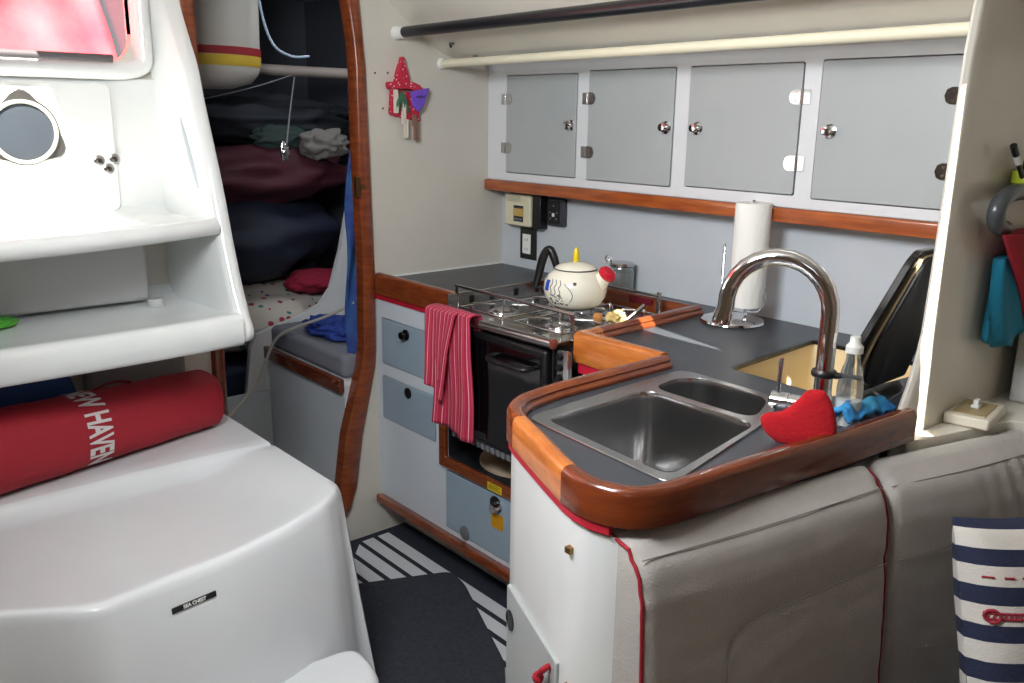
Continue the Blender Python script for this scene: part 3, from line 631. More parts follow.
# ================================================================== PAPER TOWEL HOLDER
hc = Vector((-1.386, 2.022, .9505))
t = thing('paper_towel_holder', 'chrome paper towel holder on a round base behind the faucet', 'paper towel holder', tuple(hc))
obj('base', lathe(B(), [(0, 0), (.086, 0), (.088, .004), (.086, .010), (.070, .015), (.020, .019), (0, .019)], hc, n=40), chrome, t)
obj('post', tube(B(), [hc+Vector((.030, .016, .012)), hc+Vector((.030, .016, .340))], .005, 12), chrome, t)
for a0, zt, ang in ((-.070, .20, 2.65), (.078, .10, .45)):
    c, s = math.cos(ang), math.sin(ang); ca, sa = .074*c, .074*s
    bm = tube(B(), [hc+Vector((ca*.5, sa*.5, .016)), hc+Vector((ca*.5, sa*.5, .034)), hc+Vector((ca*.9, sa*.9, .036)), hc+Vector((ca, sa, .045)), hc+Vector((ca, sa, zt)), hc+Vector((ca*1.06, sa*1.06, zt+.008)), hc+Vector((ca*1.12, sa*1.12, zt)), hc+Vector((ca*1.12, sa*1.12, .07 if zt < .15 else .12))], .0028, 8)
    obj('tension_arm', bm, chrome, t)
o = obj('paper_towel_roll', lathe(B(), [(.018, .0), (.046, .0), (.048, .006), (.048, .278), (.046, .283), (.018, .283), (.017, .275), (.017, .008)], hc+Vector((.030, .016, .050)), n=44), paper, None)
tag(o, 'white paper towel roll standing on the chrome holder', 'paper towel')

# ================================================================== FAUCET
fb = Vector((-.792, 1.462, .9505))
t = thing('kitchen_faucet', 'tall polished chrome gooseneck faucet beside the sink', 'faucet', tuple(fb))
vd = Vector((-.80, -.32, 0)).normalized()
obj('base_flange', lathe(B(), [(0, 0), (.028, 0), (.028, .006), (.022, .010), (0, .010)], fb, n=28), chrome, t)
obj('column', lathe(B(), [(.0, .008), (.0195, .008), (.0195, .050), (.017, .054), (.017, .062), (.0, .062)], fb, n=24), chrome, t)
R0 = .096; hh = .206; pts = [fb+Vector((0, 0, .055)), fb+Vector((0, 0, .13)), fb+Vector((0, 0, hh))]
lean = Vector((.0, .0, 0))
for i in range(1, 15):
    a = PI*i/14*1.02; pts.append(fb+vd*(R0-R0*math.cos(a))+Vector((0, 0, hh+R0*1.02*math.sin(a))))
pts += [fb+vd*(2*R0+.003)+Vector((0, 0, hh-.018)), fb+vd*(2*R0+.006)+Vector((0, 0, hh-.036))]
obj('gooseneck', tube(B(), pts, [.0165]*len(pts), 20), chrome, t)
e = pts[-2]; e2 = pts[-1]
obj('spray_head', tube(B(), [e, e2, e2+(e2-e)*.25], [.0175, .019, .018], 20), chrome, t)
hz = fb+Vector((0, 0, .026)); hd = Vector((-.92, -.30, 0)).normalized()
obj('valve_body', tube(B(), [hz+hd*.012, hz+hd*.055, hz+hd*.056, hz+hd*.059, hz+hd*.060, hz+hd*.092, hz+hd*.094], [.0165, .0165, .0145, .0145, .0175, .0175, .015], 20), chrome, t)
obj('lever', tube(B(), [hz+hd*.080+Vector((0, 0, .014)), hz+hd*.080+Vector((0, 0, .050)), hz+hd*.080+Vector((0, 0, .085))], [.004, .0042, .005], 12), chrome, t)
obj('cable_tie', lathe(B(), [(.0215, .088), (.0235, .091), (.0235, .097), (.0215, .100)], fb, n=20), black, t)
obj('tie_tail', tube(B(), [fb+Vector((.022, .0, .094)), fb+Vector((.045, .01, .096)), fb+Vector((.062, .02, .094))], [.007, .004, .005], 8, 4), black, t)

# red felt cover leaning on the faucet
def felt(u, v):
    return None
fo = Vector((-.757, 1.318, .952))
ax = Vector((.79, .45, 0)).normalized(); az = Vector((-.05, .10, 1)).normalized(); an = ax.cross(az)
shape = [(-.062, .030), (-.052, .012), (-.030, -.004), (.00, -.008), (.040, -.002), (.066, .006), (.072, .020), (.071, .045), (.062, .078), (.050, .100), (.042, .108), (.014, .106), (.004, .090), (-.012, .070), (-.030, .056), (-.055, .052), (-.064, .042)]
shape = round_poly([(a*.95, b*.92) for a, b in shape], .01, 3)
bm = B(); cx = sum(q[0] for q in shape)/len(shape); cz = sum(q[1] for q in shape)/len(shape); R_ = []
for s, off in ((.0, -.013), (.5, -.013), (.85, -.010), (.97, -.005), (1, 0), (.97, .005), (.85, .010), (.5, .013), (.0, .013)):
    R_.append([bm.verts.new(fo+ax*(cx+(q[0]-cx)*s)+az*(cz+(q[1]-cz)*s)+an*off) for q in shape] if s > 0 else [bm.verts.new(fo+ax*cx+az*cz+an*off)])
for A, D in zip(R_, R_[1:]):
    n = len(shape)
    for i in range(n):
        j = (i+1) % n
        if len(A) == 1: bm.faces.new((A[0], D[j], D[i]))
        elif len(D) == 1: bm.faces.new((A[i], A[j], D[0]))
        else: bm.faces.new((A[i], A[j], D[j], D[i]))
felt_o = obj('felt_pouch', bm, mat('red felt', (168, 4, 20), .95, bump=.5, bscale=200), sharp=80)
tag(felt_o, 'bright red felt pouch propped against the chrome faucet', 'pouch')

# soap bottle
sb = Vector((-.748, 1.481, .9505))
t = thing('soap_bottle', 'clear plastic soap bottle with pale cap behind the faucet', 'bottle', tuple(sb))
clear = mat('clear plastic', (235, 240, 238), .08, trans=.9, alpha=.7)
obj('bottle', lathe(B(), [(0, 0), (.021, 0), (.0235, .006), (.0235, .075), (.019, .105), (.013, .125), (.0125, .140), (0, .140)], sb, n=28), clear, t)
obj('soap', lathe(B(), [(0, .003), (.020, .003), (.020, .050), (0, .052)], sb, n=24), mat('milky soap', (214, 222, 222), .3), t)
obj('cap', lathe(B(), [(.0, .140), (.0155, .140), (.0155, .152), (.010, .158), (.009, .170), (0, .171)], sb, n=24), mat('milky cap', (222, 222, 214), .4, alpha=.9), t)

# blue cloth
bm = B()
def bc(u, v):
    s = (u-.5)*.165; w = (v-.5)*.06
    return Vector((-.735+w*.6+s*.12, 1.512+s*.80+w*.2, .990+.012*nz(u*2, v*1.5, 0, 1.6)+.0035*math.sin(u*26+v*6)+.003*nz(u*9, v*5)-.035*(abs(v-.5)*2)**2*.6-.006*abs(u-.5)))
grid(bm, 36, 16, bc); o = obj('dish_cloth', bm, mat('blue cloth', (70, 160, 205), .9, bump=.6, bscale=150, rgb2=(30, 120, 190), vscale=18)); solidify(o, .010, 0)
tag(o, 'crumpled light blue dish cloth on the end of the teak fiddle', 'cloth')

# icebox lid leaning against the pillar
t = thing('icebox_lid', 'black rounded icebox lid leaning against the pillar', 'lid', (-.80, 1.75, .95))
e1 = Vector((-.02, .55, 1)).normalized()
A0 = Vector((-.800, 1.600, .955)); 
ev = Vector((.10, .72, 1.0)).normalized()      # up along the lid edge as it appears
eh = Vector((.30, 1, -.28)).normalized(); 
lid = round_poly([(0.0, .0), (.15, -.11), (.15, .22), (.0, .285)], [.03, .02, .03, .03], 4)
def mk(poly2, th0, th1, m, name, par, bev=.004):
    bm = B(); pts3 = []
    yv = Vector((0, 1, 0)); zv = Vector((0.0, .0, 1))
    for off in (th0, th1): pts3.append([bm.verts.new((off+ .00*b, a, b)) for a, b in poly2])
    A, D = pts3; bm.faces.new(A); bm.faces.new(D[::-1]); n = len(A)
    for i in range(n): bm.faces.new((A[i], D[i], D[(i+1) % n], A[(i+1) % n]))
    return obj(name, bm, m, par, bevel=bev)
lp = round_poly([(1.682, .956), (1.604, .985), (1.586, 1.03), (1.592, 1.08), (1.655, 1.243), (1.675, 1.262), (1.86, 1.262), (1.86, .956)], [.02, .02, .02, .02, .015, .01, .01, .01], 4)
def lx(z): return -.822+(z-.956)/.306*.090
def mk(poly2, th0, th1, m, name, par, bev=.003):
    bm = B(); A, D = [[bm.verts.new((lx(b)+off, a, b)) for a, b in poly2] for off in (th0, th1)]
    bm.faces.new(A); bm.faces.new(D[::-1]); n = len(A)
    for i in range(n): bm.faces.new((A[i], D[i], D[(i+1) % n], A[(i+1) % n]))
    return obj(name, bm, m, par, bevel=bev)
mk(lp, -.018, .0, mat('black lid laminate', (16, 16, 18), .22, coat=.3), 'lid_top', t)
cxl, czl = 1.74, 1.105
sh = lambda k, k2: [(cxl+(a-cxl)*k, czl+(b-czl)*k2) for a, b in lp]
mk(sh(.80, .93), .0002, .004, cream, 'lid_core', t, .0005)
mk(sh(.76, .92), .0042, .014, black, 'lid_plug', t)
tag(obj('dark_strap', tube(B(), [(-.726, 1.872, 1.20), (-.726, 1.880, 1.275)], .009, 8), navy), 'short dark strap end between the black lid and the locker', 'strap')
tag(obj('thin_cord', tube(B(), [(-.755, 1.590, .955), (-.745, 1.62, .966), (-.730, 1.66, .985)], .002, 6, 5), grey), 'thin grey cord beside the foot of the black lid', 'cord')

# ================================================================== CLOTHESPIN BAG ON THE BULKHEAD
cx0 = BX+.014
t = thing('clothespin_doll', 'red polka dot felt doll holding clothespins, hung on the bulkhead', 'decoration', (cx0, 1.70, 1.42))
dot = mat('red spotted felt', (190, 38, 66), .9, rgb2=(176, 28, 54), vscale=30)
n_ = dot.node_tree.nodes; l_ = dot.node_tree.links; vo = n_.new('ShaderNodeTexVoronoi'); vo.inputs['Scale'].default_value = 90
tcx = n_.new('ShaderNodeTexCoord'); l_.new(tcx.outputs['Object'], vo.inputs[0]); lt = n_.new('ShaderNodeMath'); lt.operation = 'LESS_THAN'; lt.inputs[1].default_value = .22
l_.new(vo.outputs['Distance'], lt.inputs[0]); mx = n_.new('ShaderNodeMixRGB'); l_.new(lt.outputs[0], mx.inputs[0]); mx.inputs[1].default_value = (lin(190), lin(38), lin(66), 1); mx.inputs[2].default_value = (.8, .6, .6, 1)
l_.new(mx.outputs[0], n_['Principled BSDF'].inputs['Base Color'])
def felt_piece(name, pts, x0, x1, m, par=None): return obj(name, prism(B(), round_poly(pts, .006, 2), x0, x1, 'x'), m, par or t, bevel=.003)
felt_piece('hat', [(1.668, 1.598), (1.680, 1.640), (1.700, 1.690), (1.718, 1.640), (1.728, 1.600)], cx0-.010, cx0+.012, dot)
felt_piece('hat_brim', [(1.640, 1.603), (1.665, 1.606), (1.73, 1.607), (1.762, 1.597), (1.778, 1.580), (1.765, 1.567), (1.72, 1.584), (1.645, 1.580)], cx0-.012, cx0+.022, dot)
felt_piece('dress', [(1.658, 1.585), (1.650, 1.500), (1.70, 1.488), (1.772, 1.478), (1.756, 1.570)], cx0-.012, cx0+.006, dot)
pf_ = felt_piece('purple_patch', [(1.715, 1.575), (1.795, 1.590), (1.770, 1.530), (1.748, 1.508), (1.722, 1.530)], cx0+.023, cx0+.029, mat('purple felt', (112, 76, 190), .9))
bm = B(); tube(bm, [(cx0+.030, 1.738, 1.556), (cx0+.030, 1.745, 1.562), (cx0+.030, 1.752, 1.555), (cx0+.030, 1.758, 1.563), (cx0+.030, 1.766, 1.556), (cx0+.030, 1.774, 1.564)], .0014, 6, 4); obj('embroidery', bm, navy, pf_)
bm = B()
for k in range(7):
    a = -.5+k*.16; tube(bm, [(cx0+.016, 1.690, 1.575), (cx0+.022, 1.685+.016*math.sin(a*3), 1.545), (cx0+.016, 1.69+.03*math.sin(a*3), 1.505)], [.003, .004, .001], 6, 4)
obj('green_ribbon', bm, mat('green ribbon', (50, 100, 70), .6), t)
pinm = mat('birch clothespin', (214, 206, 190), .6)
for y, z0_, z1_, m in ((1.664, 1.505, 1.580, pinm), (1.694, 1.470, 1.545, pinm), (1.703, 1.425, 1.485, pinm), (1.737, 1.462, 1.50, mat('dark clothespin', (130, 96, 80), .6)), (1.742, 1.415, 1.480, MATS['dark clothespin'])):
    bm = B()
    for s in (-1, 1):
        M_ = Matrix.Translation((0, y+s*.0042, 0)); box(bm, (cx0+.012, -.0032, z0_), (cx0+.022, .0032, z1_), M_)
    tube(bm, [(cx0+.017, y-.006, (z0_+z1_)/2), (cx0+.017, y+.006, (z0_+z1_)/2)], .0035, 8)
    obj('clothespin', bm, m, t, bevel=.001)
bm = B()
for i, (y, z) in enumerate(((1.611, 1.631), (1.660, 1.633), (1.638, 1.519))):
    o = tag(obj('screw_hole', lathe(B(), [(.0035, 0), (.0035, .001), (0, .001)], (BX, y-.006, z), (1, 0, 0), 10), black), 'small dark screw hole in the bulkhead beside the red doll', 'screw hole', 'screw holes in the bulkhead')

# ================================================================== FLOOR MATS
t = thing('striped_mat', 'navy floor mat with white stripes in the galley', 'mat', (-2.0, 1.4, 0))
obj('base', prism(B(), [(-2.535, 1.684), (-.95, 1.684), (-.95, .95), (-2.02, .95), (-2.28, 1.25), (-2.535, 1.42)], .0006, .006, 'z'), mat('navy mat', (34, 38, 50), .9, bump=.4, bscale=200), t)
ws = mat('white mat stripe', (205, 208, 212), .85, bump=.3, bscale=200)
for i in range(8):
    y1 = 1.590-.0655*i; y0 = y1-.046
    xl = lambda y: -2.505 if y > 1.47 else -2.505+(1.47-y)*1.1
    obj('stripe', prism(B(), [(xl(y0), y0), (-1.0, y0), (-1.0, y1), (xl(y1), y1)], .006, .0068, 'z'), ws, t)
t2 = obj('floor_mat', prism(B(), round_poly([(-2.235, 1.00), (-2.255, 1.29), (-2.12, 1.585), (-2.03, 1.575), (-1.62, 1.40), (-1.25, 1.10), (-1.35, .85), (-1.6, .7)], [.02, .04, .03, .04, .03, .03, .03, .03], 4), .0075, .016, 'z'), mat('charcoal mat', (50, 54, 64), .98, bump=.7, bscale=160, var=.3, vscale=80))
tag(t2, 'plain dark charcoal mat lying over the striped mat', 'mat')

# ================================================================== SETTEE
def lerp(a, b, t_): return a+(b-a)*t_
def seamd(u):
    T = [(0, -9), (.279, -9), (.28, -.50), (.288, -.25), (.292, -.19), (.33, -.160), (.43, -.144), (.58, -.139), (1.01, -.136)]
    for (a, b), (c, d_) in zip(T, T[1:]):
        if a <= u <= c: return b+(d_-b)*(u-a)/(c-a)
    return -.136
def cushion(name, P0, P1, ztop, zbot, thick, label, bulge=.012, rake=.05, notch=False, z1=None):
    """front top seam runs P0->P1 in plan"""
    P0 = Vector(P0); P1 = Vector(P1); e = (P1-P0).normalized(); nn = Vector((e.y, -e.x)); Ln = (P1-P0).length
    z1 = ztop if z1 is None else z1
    # section (offset outward n, drop) walked from back-bottom over the top to front-bottom
    H = ztop-zbot
    sec = [(-thick, -H), (-thick, -.30*H), (-thick, -.005), (-thick+.004, .018), (-thick*.6, .025), (-thick*.3, .015), (-.010, .002), (.0, -.004), (.012, -.020), (.018, -.04), (.022, -.06)]+[(.024+.026*(k/26), -.07-(H-.09)*k/26) for k in range(27)]+[(.04, -H)]
    bm = B(); nu = 72
    V = []; tk0 = thick
    for i in range(nu):
        u = i/(nu-1); q = P0+e*(Ln*u); zt = lerp(ztop, z1, u); end = min(u, 1-u)*Ln
        k = 1-max(0, 1-end/.02)**2; tw = .070*max(0, 1-u/.14) if notch else 0
        row = []
        for j, (o_, d_) in enumerate(sec):
            oo = -thick/2+(o_+thick/2)*(1-.14*(1-k))-(tw if j < 5 else 0); oo -= .0045*math.exp(-((d_-seamd(u))/.010)**2) if notch and j > 8 else 0; oo += .004*max(0, min(1, (seamd(u)-d_)/.08)) if notch and j > 8 and u > .3 else 0; dd = d_ - .010*(1-k)*(1 if d_ > -.05 else 0)
            w = .002*nz(u*6, j*.7, 0, 1)
            pt = q+nn*(oo+w+bulge*math.sin(PI*u)*(0 if j < 6 else .4))
            row.append(bm.verts.new((pt.x, pt.y, zt+dd)))
        V.append(row)
    ns = len(sec)
    for A, D in zip(V, V[1:]):
        for j in range(ns-1): bm.faces.new((A[j], A[j+1], D[j+1], D[j]))
        bm.faces.new((A[-1], A[0], D[0], D[-1]))
    bm.faces.new(V[0]); bm.faces.new(V[-1][::-1])
    return bm, P0, P1, e, nn, sec, V
t = thing('back_cushion', 'long grey settee back cushion with red piping against the sink peninsula', 'cushion', (-.7, 1.15, .5))
P0, P1 = (-.736, .888), (-.638, 1.425)
bm, p0, p1, e, nn, sec, V = cushion('c', P0, P1, .884, .40, .060, '', notch=True)
pipe_pts = [v.co.copy() for v in V[0][2:]]; pipe2 = [v.co.copy() for v in V[-1][2:]]
obj('cushion_cover', bm, fabric, t, sharp=60)
redpipe = mat('red piping', (150, 16, 34), .7)
obj('piping', tube(B(), [q-Vector((e.x, e.y, 0))*.001 for q in pipe_pts], .0032, 8), redpipe, t)
obj('piping', tube(B(), [q+Vector((e.x, e.y, 0))*.002 for q in pipe2], .0022, 8), redpipe, t)
def seam(c_P0, e, nn, Ln, us, zt, name, par, off=.0):
    pts = []
    for u, d_ in us:
        # find outward offset on the section at drop d_
        oo = 0
        for (o1, d1), (o2, d2) in zip(sec[7:], sec[8:]):
            if d2 <= d_ <= d1: oo = o1+(o2-o1)*((d_-d1)/(d2-d1) if d2 != d1 else 0)
        q = c_P0+e*(Ln*u)+nn*(oo+.0026+.012*.4*math.sin(PI*u)); pts.append((q.x, q.y, zt+d_))
    return obj(name, tube(B(), pts, .0009, 6, 3), mat('seam thread', (120, 112, 106), .9), par)
Ln = (p1-p0).length
seam(p0, e, nn, Ln, [(0.01, -.004), (.3, -.0045), (.6, -.0045), (.99, -.004)], .884, 'top_seam', t)
seam(p0, e, nn, Ln, [(.284, -.46), (.287, -.30), (.290, -.21), (.305, -.175), (.345, -.156), (.43, -.144), (.58, -.139), (.99, -.136)], .884, 'panel_seam', t)
t = thing('back_cushion', 'shorter grey settee back cushion, wrinkled at its right end, behind the striped pillow', 'cushion', (-.58, 1.6, .5))
bm, p0, p1, e, nn, sec, V = cushion('c', (-.636, 1.440), (-.530, 1.86), .884, .40, .062, '', z1=.880)
for v in bm.verts:
    w = (v.co.y-1.62)/.20
    if w > 0: v.co.x += .004*math.sin((v.co.y*1.0+v.co.z*.25)*150)*min(1, w)*(1 if v.co.z < .87 and v.co.z > .6 else .2)
obj('cushion_cover', bm, fabric, t, sharp=60); Ln = (p1-p0).length
seam(p0, e, nn, Ln, [(0.01, -.138), (.3, -.136), (.60, -.134), (.72, -.138), (.78, -.16), (.80, -.22), (.80, -.46)], .882, 'panel_seam', t)
seam(p0, e, nn, Ln, [(0.01, -.004), (.5, -.005), (.99, -.004)], .880, 'top_seam', t)
t = thing('corner_back_cushion', 'grey corner back cushion at the right edge beside the striped pillow', 'cushion', (-.4, 1.95, .5))
bm, p0, p1, e, nn, sec, V = cushion('c', (-.50, 1.885), (.05, 1.96), .876, .40, .085, '')
obj('cushion_cover', bm, fabric, t, sharp=60)
# settee base + seat
obj_base = obj('settee_base', prism(B(), [(-.690, .93), (-.690, 1.50), (-.60, 2.10), (.85, 2.10), (.85, 1.25), (-.10, 1.25), (-.10, .93)], .0, .30, 'z'), gel, bevel=.02)
tag(obj_base, 'white moulded settee base under the navy seat', 'settee')
seatp = [(-.665, .93), (-.595, 1.42), (-.50, 1.76), (.85, 2.00), (.85, 1.28), (-.13, 1.28), (-.13, .93)]
tag(obj('seat_cushion', prism(B(), round_poly(seatp, .04, 4), .302, .395, 'z'), navy, bevel=.025, seg=4), 'dark navy settee seat cushion under the striped pillow', 'cushion')

# striped pillow
pm, rp, tc_, b_ = stripe_mat('navy white pillow stripes', 1, 1, [(0, (30, 38, 62))], bump=.4)
N = (34, 40, 66); Wt = (214, 208, 200)
el = rp.color_ramp.elements
stops = [(0, Wt), (.075, N), (.17, Wt), (.30, N), (.40, Wt), (.53, N), (.63, Wt), (.765, N), (.885, Wt), (.965, N)]
stops = [(0, Wt), (.05, N), (.11, Wt), (.18, N), (.24, Wt), (.31, N), (.375, Wt), (.44, N), (.505, Wt), (.575, N), (.635, Wt), (.705, N), (.77, Wt), (.84, N), (.90, Wt), (.965, N)]
while len(el) < len(stops): el.new(.5)
for i, (q, c) in enumerate(stops): el[i].position = q
for i, (q, c) in enumerate(stops): el[i].color = (*[lin(x) for x in c], 1)
t = thing('striped_pillow', 'navy and white striped pillow with red stitching on the settee', 'pillow', (-.42, 1.55, .4))
pc = Vector((-.375, 1.548, .640)); pr = Vector((.50, .87, 0)).normalized(); pu = Vector((-.26, .14, 1)).normalized(); pn = pr.cross(pu).normalized()
hw, hh_ = .175, .235
def pil2(side):
    def f(u, v):
        a = 2*u-1; b = 2*v-1; th = .062*max(0, (1-a**4))**.5*max(0, (1-b**4))**.5
        pinch = 1-.06*(1-abs(b)**2)*1; 
        return pc+pr*(a*hw*(1-.05*(1-b*b)))+pu*(b*hh_*(1-.05*(1-a*a)))+pn*(side*th+.002*nz(a*4, b*4, side))
    return f
bm = B(); grid(bm, 28, 34, pil2(1)); grid(bm, 28, 34, pil2(-1)); bmesh.ops.remove_doubles(bm, verts=bm.verts, dist=1e-4)
obj('pillow_cover', bm, pm, t, sharp=80)
bm = B(); bm2 = B(); f = pil2(1)
for v0 in (.735, .945-.015, .10):
    v0 = 1-v0 if False else v0
for v0 in (.32, .69+.05, .93-.0, ):
    pass
stitch = mat('red stitching', (150, 30, 50), .8)
for v0 in (.805, .407):
    bm = B()
    for k in range(11):
        u0 = .05+k*.085; tube(bm, [f(u0, v0)+pn*.001, f(u0+.045, v0)+pn*.001], .0018, 6)
    obj('stitch_row', bm, stitch, t)
bm = B()
for dv_ in (-.010, .010): tube(bm, [f(.04+.046*k, .670+dv_)+pn*.001 for k in range(20)], .0022, 6)
for k in range(40): 
    u0 = .05+k*.0225; tube(bm, [f(u0, .661)+pn*.0015, f(u0+.008, .679)+pn*.0015], .0016, 5)
tube(bm, [f(.07+.03*math.cos(a*PI/6), .670+.022*math.sin(a*PI/6))+pn*.003 for a in range(13)], .0025, 6)
obj('rope_motif', bm, stitch, t)

# ================================================================== RIGHT SIDE: LEDGE THINGS
t = thing('light_switch_box', 'cream surface mounted switch box with white toggle on the ledge', 'light switch', (-.65, 1.83, .916))
Mx = Matrix.Translation((-.648, 1.815, .916))@Matrix.Rotation(math.radians(8), 4, 'Z')
obj('box', box(B(), (-.042, -.068, 0), (.042, .068, .022), Mx), mat('ivory plastic', (222, 214, 196), .45), t, bevel=.004)
obj('plate', box(B(), (-.030, -.050, .0222), (.030, .050, .024), Mx), mat('tan plate', (170, 152, 112), .4), t)
bm = B(); box(bm, (-.008, -.010, .024), (.008, .010, .030), Mx); box(bm, (-.005, -.004, .028), (.005, .016, .040), Mx); obj('toggle', bm, white, t, bevel=.002)
XH = -.655
t = thing('rolled_hose', 'dark grey rolled fender loop hanging on the pillar above the red bag', 'hose', (XH, 1.9, 1.3))
obj('loop', tube(B(), [(XH+.00, 1.84, 1.300), (XH+.002, 1.795, 1.312), (XH+.004, 1.780, 1.342), (XH+.004, 1.82, 1.366), (XH+.004, 1.90, 1.370), (XH+.002, 2.08, 1.365)], .0165, 16, 6), mat('dark grey rubber', (66, 68, 70), .3), t)
obj('hook', tube(B(), [(-.683, 1.93, 1.40), (XH+.01, 1.93, 1.405), (XH+.015, 1.93, 1.395)], .004, 8, 4), steel, t)
t = thing('throw_bag', 'red rescue bag hanging on the pillar under the grey loop', 'bag', (XH, 1.9, 1.25))
bm = B()
def rb(u, v):
    z = lerp(1.292, 1.085, v); yl = lerp(1.797, 1.995, v**.9); yr = 2.13
    a = 2*PI*u; yc = (yl+yr)/2; hw_ = (yr-yl)/2
    return Vector((XH+.018+.028*math.sin(a)*(1-.3*v), yc+hw_*math.cos(a), z-.01*math.sin(a*2)*v))
V = grid(bm, 24, 12, rb, True); bm.faces.new([V[i][0] for i in range(24)]); bm.faces.new([V[i][-1] for i in range(24)][::-1])
obj('bag_body', bm, redc, t)
bm = B(); tube(bm, [(XH+.047, 2.00+.016*math.cos(a), 1.255+.016*math.sin(a)) for a in [PI*.5+i*PI/7 for i in range(8)]], .003, 8); obj('white_logo', bm, white, t)
bm = B()
def tl(u, v):
    z = lerp(1.24, 1.065, v); yl = lerp(1.845, 1.835, v**.5)+.02*max(0, v-.8); yr = lerp(1.95, 2.03, v); a = 2*PI*u
    return Vector((XH-.004+.018*math.sin(a)+.005*math.sin(a*5+v*5), (yl+yr)/2+(yr-yl)/2*math.cos(a), z+.010*math.sin(a*2+1)*v+.004*math.sin(a*7)*v))
V = grid(bm, 40, 14, tl, True); bm.faces.new([V[i][0] for i in range(40)]); bm.faces.new([V[i][-1] for i in range(40)][::-1])
tag(obj('teal_cloth', bm, mat('teal cloth', (20, 120, 150), .9, bump=.4, bscale=60)), 'teal cloth bag hanging below the red bag on the pillar', 'cloth')
t = thing('pen_holder', 'lime green pen pocket with a marker, high on the pillar', 'pen holder', (XH, 1.92, 1.39))
obj('pocket', box(B(), (XH-.02, 1.888, 1.384), (XH+.012, 1.99, 1.410)), mat('lime plastic', (190, 205, 30), .5), t, bevel=.003)
t = thing('marker_pen', 'black marker with white band standing in the lime green pocket', 'pen', (XH, 1.9, 1.41))
obj('barrel', tube(B(), [(XH, 1.905, 1.386), (XH, 1.86, 1.425)], .005, 12), black, t)
obj('band', tube(B(), [(XH, 1.86, 1.425), (XH, 1.842, 1.441)], .006, 12), white, t)
obj('cap', tube(B(), [(XH, 1.842, 1.441), (XH, 1.822, 1.459)], .0065, 12), black, t)
t = thing('coiled_strap', 'black webbing strap stuffed in the lime green pocket', 'strap', (XH, 1.94, 1.40))
obj('strap', tube(B(), [(XH, 1.905, 1.40), (XH, 1.91, 1.436), (XH, 1.935, 1.445), (XH, 1.95, 1.40)], .008, 8, 4), black, t)
t = thing('white_packet', 'pale printed packet with a small black square standing on the ledge', 'packet', (XH, 2.06, .916))
Mx = Matrix.Translation((-.640, 2.075, .9165))@Matrix.Rotation(math.radians(6), 4, 'Z')
obj('packet_body', box(B(), (-.018, -.075, 0), (.018, .075, .155), Mx), mat('pale packet', (196, 196, 194), .5, var=.1, vscale=60), t, bevel=.004)
bm = B(); box(bm, (.0182, -.073, .025), (.0188, .06, .062), Mx); obj('grey_band', bm, mat('mid grey print', (150, 152, 156), .5), t)
bm = B(); box(bm, (.0189, -.046, .040), (.0194, -.034, .052), Mx); obj('black_square', bm, black, t)

# ================================================================== COMPANIONWAY LADDER MOULDING
t = thing('companionway_steps', 'white moulded companionway steps with curved side cheek', 'steps', (-2.4, .5, .9))
YC = .35
def xf1(y):  # upper tread front
    a = abs(y-YC)/.6; return -2.085-.175*a**1.6
def xf2(y): a = abs(y-YC)/.6; return -2.115-.030*a**3
def tread(xf, ztop, zbot, y0, y1, name, xb=BX+.001, lip=.0):
    bm = B(); ny = 40; V = []
    for i in range(ny):
        y = lerp(y0, y1, i/(ny-1)); x1 = xf(y)
        sec_ = [(xb, zbot+.012), (x1-.10, zbot+.010), (x1-.03, zbot), (x1-.012, zbot+.003), (x1-.002, zbot+.014), (x1, (ztop+zbot)/2), (x1-.004, ztop-.012), (x1-.014, ztop-.002), (x1-.030, ztop), (x1-.055, ztop-.003-lip), (x1-.12, ztop-.006-lip), (xb+.05, ztop-.006-lip), (xb+.02, ztop+.004), (xb, ztop+.03)]
        V.append([bm.verts.new((a, y, b)) for a, b in sec_])
    n = len(V[0])
    for A, D in zip(V, V[1:]):
        for j in range(n): bm.faces.new((A[j], A[(j+1) % n], D[(j+1) % n], D[j]))
    bm.faces.new(V[0]); bm.faces.new(V[-1][::-1]); return bm
obj('upper_tread', tread(xf1, 1.228, 1.182, -.26, .93, 'u'), gel, t, sharp=60)
obj('lower_tread', tread(xf2, .985, .900, -.26, .93, 'l'), gel, t, sharp=60)
# side cheeks: front silhouette, swelling outwards
sil = [(-2.538, 1.88), (-2.53, 1.80), (-2.472, 1.702), (-2.417, 1.617), (-2.386, 1.526), (-2.331, 1.388), (-2.297, 1.297), (-2.257, 1.165), (-2.22, 1.06), (-2.181, .975), (-2.160, .94), (-2.165, .912), (-2.20, .898), (-2.26, .896)]
sil = [(a, b) for a, b in [(q.x, q.y) for q in catmull([(a, b, 0) for a, b in sil], 4)]]
def cheek(yi, yo, yib, yob):
    """yi inner face y at front, yo outer; yib/yob at the bulkhead"""
    bm = B(); V = []; xb = BX+.001
    for (x, z) in sil:
        sec_ = [(xb, yib), (lerp(xb, x, .35), lerp(yib, yi, .35)), (lerp(xb, x, .75), lerp(yib, yi, .8)), (lerp(xb, x, .93), yi), (lerp(xb, x, .985), lerp(yi, yo, .15)), (x, lerp(yi, yo, .5)), (lerp(xb, x, .985), lerp(yi, yo, .88)), (lerp(xb, x, .93), yo), (lerp(xb, x, .5), lerp(yob, yo, .5)), (xb, yob)]
        V.append([bm.verts.new((a, b, z)) for a, b in sec_])
    n = len(V[0])
    for A, D in zip(V, V[1:]):
        for j in range(n): bm.faces.new((A[j], A[(j+1) % n], D[(j+1) % n], D[j]))
    bm.faces.new(V[0]); bm.faces.new(V[-1][::-1]); return bm
ck = obj('side_cheek', cheek(.925, .972, .885, .965), gel, t, sharp=60)
